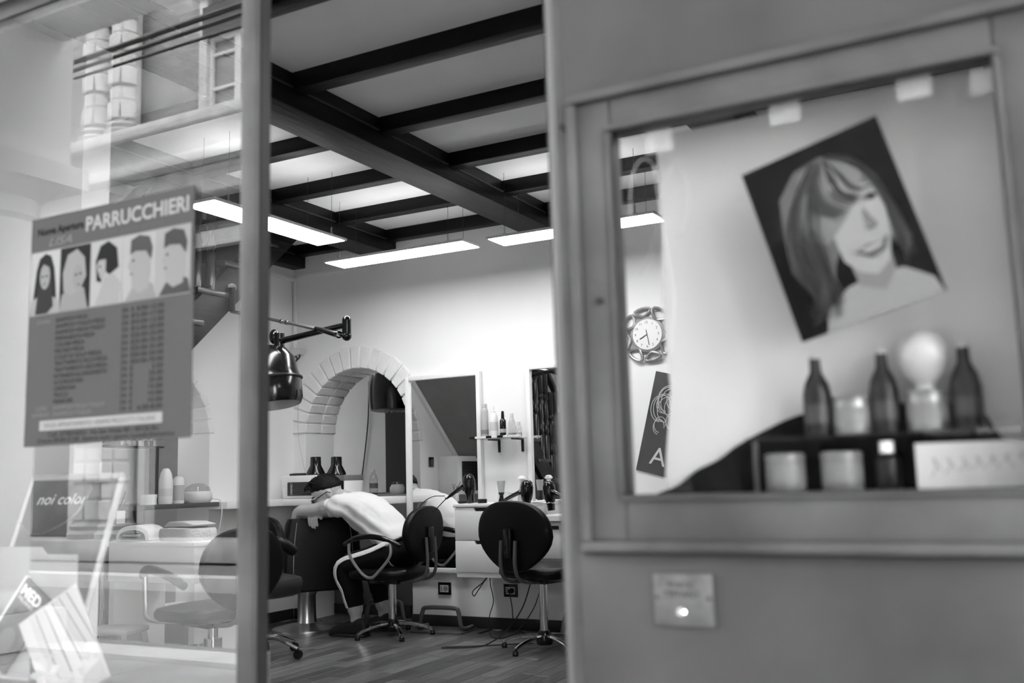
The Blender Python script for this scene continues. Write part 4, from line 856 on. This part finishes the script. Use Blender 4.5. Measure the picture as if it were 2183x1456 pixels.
def portrait(i, bgv, hairv, kind):
    x0 = .004+i*pwid; c = x0+pwid/2
    r = B().box(x0, x0+pwid-.002, -.0011, -.0006, pz0, pz1).build('photo', prn(bgv*.36), PO)
    Y = -.0013; L = lambda poly, v, nm: None
    def F(poly, v, nm, k): B().prism([(c+a*pwid, pz0+b_*ph_) for a, b_ in poly], Y-.0002*k-.0002, Y-.0002*k+.0002).build(nm, prn(v*.34), r, smooth=False)
    if kind == 'long': F([(-.42, .10), (-.36, .40), (-.30, .70), (-.20, .90), (0, .97), (.18, .92), (.30, .72), (.36, .45), (.40, .15), (.2, .05), (-.25, .05)], hairv, 'hair_print', 0); F([(-.5, 0), (-.45, .22), (-.2, .30), (.2, .28), (.45, .2), (.48, 0)], .6, 'shoulder_print', 1); F([(-.30, .0), (-.22, .45), (-.05, .40), (.22, .5), (.30, .1), (.1, 0)], hairv*1.4, 'hair_print', 2); F(ell(.0, .60, .17, .21), .55, 'face_print', 3); F([(-.17, .70), (-.05, .80), (.14, .74), (.20, .60), (.24, .82), (.05, .92), (-.16, .86)], hairv, 'hair_print', 5); fz = [(-.08, .60), (.06, .60)]; mo = (-.01, .48)
    elif kind == 'blonde': F([(-.5, 0), (-.42, .25), (-.1, .38), (.3, .32), (.42, .0)], .5, 'shoulder_print', 1); F([(-.36, .30), (-.40, .60), (-.25, .88), (.05, .95), (.30, .80), (.36, .5), (.20, .32), (-.1, .22)], hairv, 'hair_print', 2); F(ell(.10, .50, .17, .20), .5, 'face_print', 3); fz = [(.04, .54), (.18, .55)]; mo = (.13, .38)
    elif kind == 'bob': F([(-.35, .0), (-.05, .42), (.25, .45), (.45, .3), (.4, 0)], .62, 'shoulder_print', 1); F([(-.30, .38), (-.34, .70), (-.2, .92), (.05, .98), (.32, .85), (.38, .55), (.1, .45), (-.10, .55), (-.16, .35)], hairv, 'hair_print', 2); F([(-.30, .62), (-.24, .70), (-.02, .70), (-.02, .45), (-.16, .40), (-.26, .50)], .62, 'face_print', 3); fz = [(-.20, .60)]; mo = (-.24, .49)
    else: F([(-.4, 0), (-.1, .28), (.1, .30), (.42, .20), (.5, 0)], .15 if i == 4 else .5, 'shoulder_print', 1); F([(-.20, .20), (-.24, .42), (-.34, .52), (-.27, .62), (-.22, .76), (.30, .74), (.34, .40), (.28, .15), (0, .1)], .58, 'face_print', 2); F([(-.27, .70), (-.25, .92), (.0, .98), (.3, .93), (.40, .75), (.36, .58), (.20, .72), (-.1, .74)], hairv, 'hair_print', 3); fz = [(-.17, .60)]; mo = (-.22, .40)
    for a, b_ in fz: F(ell(a, b_, .035, .018, 10), .05, 'eye_print', 4)
    F(ell(mo[0], mo[1], .05, .016, 10), .25, 'mouth_print', 4)
for i, a in enumerate(((.78, .06, 'long'), (.05, .55, 'blonde'), (.70, .05, 'bob'), (.70, .16, 'crop'), (.6, .14, 'crop'))): portrait(i, *a)
rows = ['SHAMPOO+PIEGA', 'SHAMPOO+TAGLIO+PIEGA', 'SHAMPOO+PIEGA+TAGLIO', 'PERMANENTE+PIEGA', 'COLORE+PIEGA', 'MECHES+PIEGA', 'COLPI DI SOLE+PIEGA', 'TRATTAMENTO RICCI+PIEGA', 'TRATTAMENTO LISCI+PIEGA', 'EXTENSION ALLUNGAMENTO', 'ACCONCIATURA', 'CERIMONIA', 'TRUCCO', 'MANICURE']
prices = ['8.00-12.00', '15.00-17.00', '10.00-12.00', '15.00-20.00', '20.00-25.00', '25.00-35.00', '25.00-35.00', '30.00-50.00', '50.00-70.00', '2.50', '25.00', '25.00', '15.00', '10.00', '10.00', '6.00-8.00']
for i, s in enumerate(rows): T(s, .185, .475+.0268*i, .0145, min(.33, .0155*len(s)), dk)
for i, s in enumerate(prices): T('DA', .60, .475+.0268*i, .0145, .035, dk); T('E', .655, .475+.0268*i, .0145, .014, dk); T(s, .84-.0155*len(s), .475+.0268*i, .0145, .0155*len(s), dk)
T('DONNA', .06, .475, .015, .085, md); T('UOMO', .07, .850, .015, .075, md); T('BAMBINO', .05, .877, .015, .11, md); T('SHAMPOO+PIEGA+TAGLIO', .185, .850, .015, .32, md); T('SHAMPOO+TAGLIO', .185, .877, .015, .24, md)
B().box(.10*PW, .84*PW, -.0006, 0, PH*(1-.935), PH*(1-.893)).build('banner', wt, PO)
lettering('SENZA APPUNTAMENTO  USIAMO PRODOTTI ITALIANI', PO, prn(.08), (.13*PW, -.0011, PH*(1-.924)), .016, .67*PW)
T('Cell: 3778210251  Via San Vitale 40 - 40126 Bo', .16, .962, .015, .66); T('Orario 09:00-21:00  Aperto tutti i giorni: Lunedi-Domenica', .09, .987, .015, .82)
# ================================================================ DOOR GLASS: PAPER SHEET, PORTRAIT, BOTTLES
t = thing('paper_sheet', 'white sheet taped behind the door glass', 'paper sheet', (0, 0, 0))
edge = [(-.596, 1.625), (-.593, 1.45), (-.600, 1.30), (-.592, 1.15), (-.606, 1.03), (-.612, .97), (-.3, .965), (.0, .965), (.0, 1.635), (-.2, 1.632), (-.4, 1.628)]
bm_ = B().prism(edge, GY+.118, GY+.1185); bm_.build('sheet', sheet_m, t, smooth=False)
for x_, z_ in ((-.555, 1.578), (-.335, 1.588), (-.135, 1.588), (-.03, 1.575)): B().box(x_-.025, x_+.025, GY+.012, GY+.0125, z_-.02, z_+.02).build('tape', haze_m, t)
t = thing('model_photo', 'tilted portrait photo of a woman with a blonde layered bob on the door glass', 'photo', (-.262, GY+.006, 1.375)); t.rotation_euler = (0, radians(-15.5), 0)
pw, ph = .113, .150
B().box(-pw, pw, 0, .001, -ph, ph).build('print', mat('photo_dark', .004, .9, spec=.03, var=.3, scale=6), t)
def Q(poly, v, nm, k): return B().prism([(a*pw, b_*ph) for a, b_ in poly], -.0002*k-.0002, -.0002*k).build(nm, prn(v*.50), t, smooth=False)
Q([(-.62, -1), (-.50, -.78), (-.15, -.62), (.25, -.58), (.62, -.62), (.92, -.82), (.98, -1)], .36, 'shoulder_print', 1)
Q([(-.02, -.25), (.0, -.65), (.30, -.78), (.52, -.60), (.55, -.3)], .26, 'neck_print', 2)
Q([(-.62, -.62), (-.80, -.25), (-.74, .15), (-.62, .55), (-.30, .78), (.10, .83), (.48, .70), (.72, .40), (.80, .0), (.86, -.35), (.72, -.52), (.58, -.2), (.2, .1), (-.2, -.35), (-.38, -.70)], .16, 'hair_print', 3)
Q([(.02, .20), (-.10, -.05), (-.08, -.35), (.08, -.52), (.28, -.60), (.48, -.50), (.62, -.25), (.68, .05), (.60, .35), (.3, .4)], .44, 'face_print', 4)
Q([(.10, -.30), (.28, -.26), (.46, -.28), (.58, -.24), (.48, -.38), (.28, -.42)], .16, 'mouth_print', 5); Q([(.16, -.30), (.30, -.29), (.50, -.285), (.44, -.335), (.26, -.345)], .5, 'teeth_print', 6)
Q([(.38, .10), (.45, -.06), (.50, -.10), (.36, -.11), (.33, -.06)], .30, 'nose_print', 5); Q([(.46, .20), (.56, .24), (.64, .20), (.56, .165)], .04, 'eye_print', 5); Q([(.42, .30), (.55, .34), (.66, .30), (.54, .30)], .08, 'brow_print', 5)
Q([(-.50, .30), (-.25, .72), (.12, .80), (.42, .68), (.56, .48), (.46, .34), (.30, .20), (.12, .06), (-.02, -.02), (-.2, -.12), (-.45, .0)], .26, 'fringe_print', 7)
rnd = random.Random(5)
def strand(pts, v, r_, k):
    b = B(); b.tube([(max(-.98, min(.98, p.x))*pw, -.0015-.00012*k, max(-.98, min(.98, p.z))*ph) for p in spline([(x_, 0, z_) for x_, z_ in pts], 5)], r_, n=4, flat=.12); b.build('strand_print', prn(v*.42), t)
tones = (.05, .12, .26, .38, .48, .58)
for i in range(60):          # left mass of hair, crown to shoulder
    a = rnd.random(); x0 = -.30+.45*a; w_ = rnd.uniform(-.06, .06)
    strand([(x0*.4+.08, .80-.06*a), (x0-.12+w_, .62-.10*(1-a)), (-.70+.52*a+w_, .20), (-.74+.50*a-w_, -.18), (-.62+.36*a+w_, -.45-.30*rnd.random()), (-.80+.5*a+2*w_, -.60-.30*rnd.random())], rnd.choice(tones), rnd.uniform(.0013, .0028), i % 6)
for i in range(26):          # right side wisps
    a = rnd.random(); w_ = rnd.uniform(-.05, .05)
    strand([(.14+.1*a, .80), (.46+.1*a, .62+w_), (.66+.08*a, .30), (.70+.10*a+w_, -.05), (.64+.2*a, -.35-.25*rnd.random())], rnd.choice(tones), rnd.uniform(.0011, .0022), i % 6)
for i in range(30):          # fringe sweeping over the brow
    a = i/29; w_ = rnd.uniform(-.03, .03)
    strand([(.10+.05*a, .78), (-.20+.50*a, .56), (-.22+.60*a+w_, .32+.06*a), (.02+.50*a, .10+.20*a+w_)], rnd.choice(tones), rnd.uniform(.0016, .003), 6+i % 6)
strand([(.44, .205), (.50, .235), (.58, .235), (.64, .20)], .02, .0026, 8); strand([(.46, .19), (.54, .205), (.62, .19)], .03, .0018, 8)
strand([(.06, -.28), (.20, -.36), (.34, -.40), (.48, -.36), (.57, -.25)], .13, .0026, 8); strand([(.40, .10), (.45, -.02), (.49, -.09), (.42, -.12), (.34, -.10)], .2, .0018, 8)
t = thing('dark_cloth', 'black cloth bunched behind the jars at the foot of the door pane', 'cloth', (0, 0, 0))  # added to darken the pane; top edge follows the reflected silhouette
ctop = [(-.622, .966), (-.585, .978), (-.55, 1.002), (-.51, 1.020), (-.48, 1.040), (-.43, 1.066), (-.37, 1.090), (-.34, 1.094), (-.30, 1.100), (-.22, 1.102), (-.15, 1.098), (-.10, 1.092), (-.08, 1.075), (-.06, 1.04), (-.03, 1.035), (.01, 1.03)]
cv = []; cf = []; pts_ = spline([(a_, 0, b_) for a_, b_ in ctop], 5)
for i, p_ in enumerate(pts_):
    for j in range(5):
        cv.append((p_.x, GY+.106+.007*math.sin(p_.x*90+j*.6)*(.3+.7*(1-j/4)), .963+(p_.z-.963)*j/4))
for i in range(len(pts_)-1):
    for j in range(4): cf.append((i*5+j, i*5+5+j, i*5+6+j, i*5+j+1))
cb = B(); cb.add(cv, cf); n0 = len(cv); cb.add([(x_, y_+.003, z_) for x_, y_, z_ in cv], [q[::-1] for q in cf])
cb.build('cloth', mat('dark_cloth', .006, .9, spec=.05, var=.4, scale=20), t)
# shelf with bottles behind the door glass
t = thing('door_shelf', 'clear glass shelf behind the lower part of the door pane', 'shelf', (0, 0, 0)); B().box(-.44, .05, GY+.035, GY+.092, 1.048, 1.053).build('shelf_board', glass_thin, t); B().box(.03, .05, GY+.035, GY+.09, .963, 1.048).build('support', gray(.05, .5), t); B().box(-.44, -.432, GY+.08, GY+.09, .963, 1.048).build('support', gray(.05, .5), t)
t = thing('door_ledge', 'dark ledge behind the foot of the door pane', 'ledge', (0, 0, 0)); B().box(-.63, .06, GY+.031, GY+.125, .952, .962).build('board', gray(.03, .5), t); B().box(-.63, .06, GY+.031, GY+.036, .90, .952).build('apron', gray(.03, .5), t)
Z1 = 1.0535
dbp = [(.022, 0), (.023, .004), (.023, .065), (.019, .085), (.010, .103), (.009, .122), (.010, .125)]
def dark_bottle(x, label): bottle('brown_bottle', label, (x, GY+.066, Z1), dbp, mat('dark_bottle', .007, .3, spec=.2), [(.0085, .125), (.0095, .131)], gray(.35, .3), group='dark bottles behind the door glass', band=(.02, .05, .0233, gray(.012, .5)))
dark_bottle(-.325, 'dark glass bottle at the left end of the door shelf'); dark_bottle(-.222, 'dark glass bottle between the two tins on the door shelf'); dark_bottle(-.103, 'dark glass bottle at the right end of the door shelf')
def tin(x, z, label, r=.030, h=.058, m=None, y=.065):
    t = thing('tin_jar', label, 'jar', (x, GY+y, z), 0, 'jars behind the door glass'); B().lathe([(r*.96, 0), (r, .003), (r, h-.003), (r*.96, h)], n=24).build('body', m or mat('tin_metal', .20, .35, .8), t); B().lathe([(r*1.01, h*.25), (r*1.01, h*.75)], n=24).build('label_band', gray(.13, .5), t); B().lathe([(r*1.02, h*.88), (r*1.02, h), (r*.9, h+.003)], n=24).build('lid', gray(.12, .3), t)
tin(-.272, Z1, 'shiny tin left of the white bulb on the door shelf'); tin(-.160, Z1, 'shiny tin beneath the white globe on the door shelf', .031, .060)
glob = thing('globe_bulb', 'large white glass globe bulb resting on a tin', 'bulb', (-.160, GY+.065, Z1+.0635)); B().lathe([(.014, 0), (.014, .008), (.030, .025), (.038, .05), (.036, .07), (.022, .088), (.003, .093)], n=22).build('globe', gray(.36, .3), glob); B().lathe([(.013, 0), (.013, .009)], n=14).build('collar', gray(.4, .3), glob)
tin(-.385, .9625, 'labelled jar at the left on the dark ledge', .032, .062, gray(.10, .4), .07); tin(-.295, .9625, 'labelled jar right of the first one on the dark ledge', .032, .062, gray(.10, .4), .07)
bottle('small_vial', 'small dark vial with a white cap on the dark ledge', (-.225, GY+.07, .9625), [(.018, 0), (.019, .003), (.019, .05), (.009, .06)], mat('dark_bottle', .007, .3, spec=.2), [(.011, .06), (.011, .078)], gray(.75, .4), cat='vial')
t = thing('white_card', 'white handwritten card at the corner of the door pane', 'card', (-.095, GY+.04, .9625)); B().box(-.085, .09, 0, .002, 0, .072).build('card', gray(.38, .6), t)
b = B()
for i in range(7): x_ = -.065+.02*i; b.tube(spline([(x_, -.0005, .02+.004*i), (x_+.008, -.0005, .035+.003*i), (x_+.004, -.0005, .05), (x_+.015, -.0005, .03)], 4), .0006, n=4)
b.build('handwriting', gray(.1, .5), t)
# ================================================================ STREET SIDE (seen reflected)
pv = struct(B().box(-30, 12, -12, 1.55, -.30, -.13).build('floor_street', gray(.12, .85)), 'street and portico paving outside the shop')
slab = B().box(-.49, .49, -.29, .29, -.04, 0).mesh('slab', bevel=.006, seg=1); slab.materials.append(pave_m)
for i in range(12):
    for j in range(5): inst('paving_slab', slab, pv, (-9.5+1.0*i+.5*(j % 2), 1.2-.6*j, -.09))
struct(B().box(-30, 12, -1.75, -1.45, -.30, -.06).build('trim_3', stone), 'pale stone kerb of the portico')
struct(B().box(-30, 12, -5.2, -4.9, -.30, .02).build('trim_4', stone), 'pale stone kerb across the street')
struct(B().box(-30, 12, -1.6, 1.55, 4.7, 4.85).box(-30, 12, -1.6, -1.2, 4.4, 4.7).box(-30, 12, -1.6, -1.3, 4.7, 12).build('ceiling_portico', mat('portico_plaster', .8, .9, var=.1, scale=1)), 'pale plaster ceiling of the portico')
struct(B().box(-30, -14, -1.6, 1.55, -.3, 4.8).box(7, 12, -1.6, 1.55, -.3, 4.8).build('wall_portico_end', outer_wall), 'end walls of the portico')
def pcol(x, label):
    t = thing('portico_column', label, 'column', (x, -1.35, -.08), 0, 'portico columns')
    B().box(-.42, .42, -.42, .42, 0, .25).lathe([(.38, .25), (.40, .30), (.36, .36), (.33, .40)], n=28).build('base', stone, t, bevel=.01)
    B().lathe([(.33, .40), (.33, 1.5), (.30, 3.05)], n=28).build('shaft', mat('column_render', .7, .9, var=.1, scale=2), t)
    B().lathe([(.30, 3.05), (.33, 3.09), (.31, 3.13), (.31, 3.22), (.40, 3.32), (.44, 3.34)], n=28).box(-.46, .46, -.46, .46, 3.34, 3.50).build('capital', stone, t)
    B().box(-.38, .38, -.35, .35, 3.5, 4.5).build('pier_block', mat('column_render', .45), t)
pcol(-6.75, 'plain portico column reflected at the far left of the shop window'); pcol(-2.05, 'portico column reflected behind the door edge'); pcol(3.0, 'portico column right of the door')
OB = thing('opposite_building', 'stone palace with rusticated half columns across the street, mirrored in the glass', 'building', (0, -8, -.1))
B().box(-26, 8, -1.0, -.45, 0, 16).build('wall', mat('far_brick', .22, .9, var=.2, scale=14, stretch=(.25, 1, 1), bump=.4, bscale=20), OB)
B().box(-26, 8, -.45, .25, 6.15, 6.35).box(-26, 8, -.45, .10, 6.35, 6.75).box(-26, 8, -.45, .32, 6.75, 6.95).box(-26, 8, -.45, .0, 5.7, 6.15).build('cornice', stone, OB, bevel=.03)
B().box(-26, 8, -.45, -.30, 5.35, 5.70).build('fascia', gray(.02, .7), OB)  # near-black band: shadow under the cornice put into the colour
B().box(-26, 8, -.45, .35, 0, .32).build('plinth', stone_d, OB, bevel=.03)
def rcol(x, z0, z1, r=.26):
    c = B().lathe([(r*1.3, 0), (r*1.35, .10), (r*1.1, .16), (r*1.2, .22), (r*.95, .30), (r*.9, z1-z0)], (x, -.12, z0), n=16).build('column', stone_d, OB)
    z = z0+.32; k = 0
    while z < z1-.2:
        h = (.34, .26)[k % 2]; rr = r*(1.12, .98)[k % 2]
        for q in range(3):
            a0, a1 = pi*q/3+.04, pi*(q+1)/3-.04; o = [(x+rr*cos(a0+(a1-a0)*i/4), -.12+rr*sin(a0+(a1-a0)*i/4)) for i in range(5)]+[(x+.5*rr*cos(a1), -.12+.5*rr*sin(a1)), (x+.5*rr*cos(a0), -.12+.5*rr*sin(a0))]
            B().prism(o, z, z+h-.03, 'xy').build('stone_block', stone, c, bevel=.02, seg=1)
        z += h; k += 1
for x in (-13.95, -13.3, -9.0, -8.35, -3.95, -.35): rcol(x, .3, 5.7)
for x in (-14.0, -13.35, -8.9, -8.3): rcol(x, 6.95, 12)
def window(x, z0, w_, h_):
    f = B().box(x-w_/2-.18, x-w_/2, -.45, -.30, z0, z0+h_+.2).box(x+w_/2, x+w_/2+.18, -.45, -.30, z0, z0+h_+.2).box(x-w_/2-.3, x+w_/2+.3, -.45, -.2, z0+h_+.2, z0+h_+.45).build('window', stone, OB, bevel=.02)
    B().box(x-w_/2, x+w_/2, -.449, -.43, z0, z0+h_).build('pane', gray(.16, .4), f)
    b = B(); b.box(x-w_/2, x-w_/2+.07, -.43, -.38, z0, z0+h_).box(x+w_/2-.07, x+w_/2, -.43, -.38, z0, z0+h_).box(x-.07, x+.07, -.43, -.37, z0, z0+h_)
    for k in range(4): b.box(x-w_/2, x+w_/2, -.43, -.385, z0+k*h_/3.4, z0+k*h_/3.4+.05)
    b.box(x-w_/2, x+w_/2, -.43, -.36, z0+h_*.72, z0+h_).build('sash', gray(.7, .5), f)
    B().box(x-w_/2-.05, x+w_/2+.05, -.45, -.25, z0+h_*.75, z0+h_).build('shutter_box', gray(.02, .6), f)
window(-11.05, 6.97, 1.25, 2.0); window(-16.5, 6.97, 1.25, 2.0); window(-5.8, 6.97, 1.25, 2.0)
for x0, x1 in ((-12.8, -9.6), (-18.5, -14.6), (-7.9, -4.5)):
    d_ = B().box(x0, x1, -.46, -.42, .3, 4.9).build('shop_opening', gray(.012, .4), OB)
    B().box(x0-.15, x0, -.45, -.2, .3, 5.0).box(x1, x1+.15, -.45, -.2, .3, 5.0).box(x0, x1, -.45, -.25, 4.9, 5.15).build('surround', stone, d_)
d_ = B().prism([(-3.2, .3), (-1.2, .3)]+[(-2.2+1.0*cos(pi*k/14), 2.8+1.0*sin(pi*k/14)) for k in range(15)], -.455, -.43).build('arched_doorway', gray(.05, .5), OB)
for i in range(3): tag(B().tube([(-26+4*k, -4.0-.12*i, 5.85-.06*i+.0015*(4*k-16)**2*.05+.05*math.sin(k*1.3+i)) for k in range(9)], .03-.006*i, n=6).build('street_cable', black_matte), '%s black street cable reflected across the shop window' % ('thickest', 'middle', 'thinnest')[i], 'cable', 'street cables')
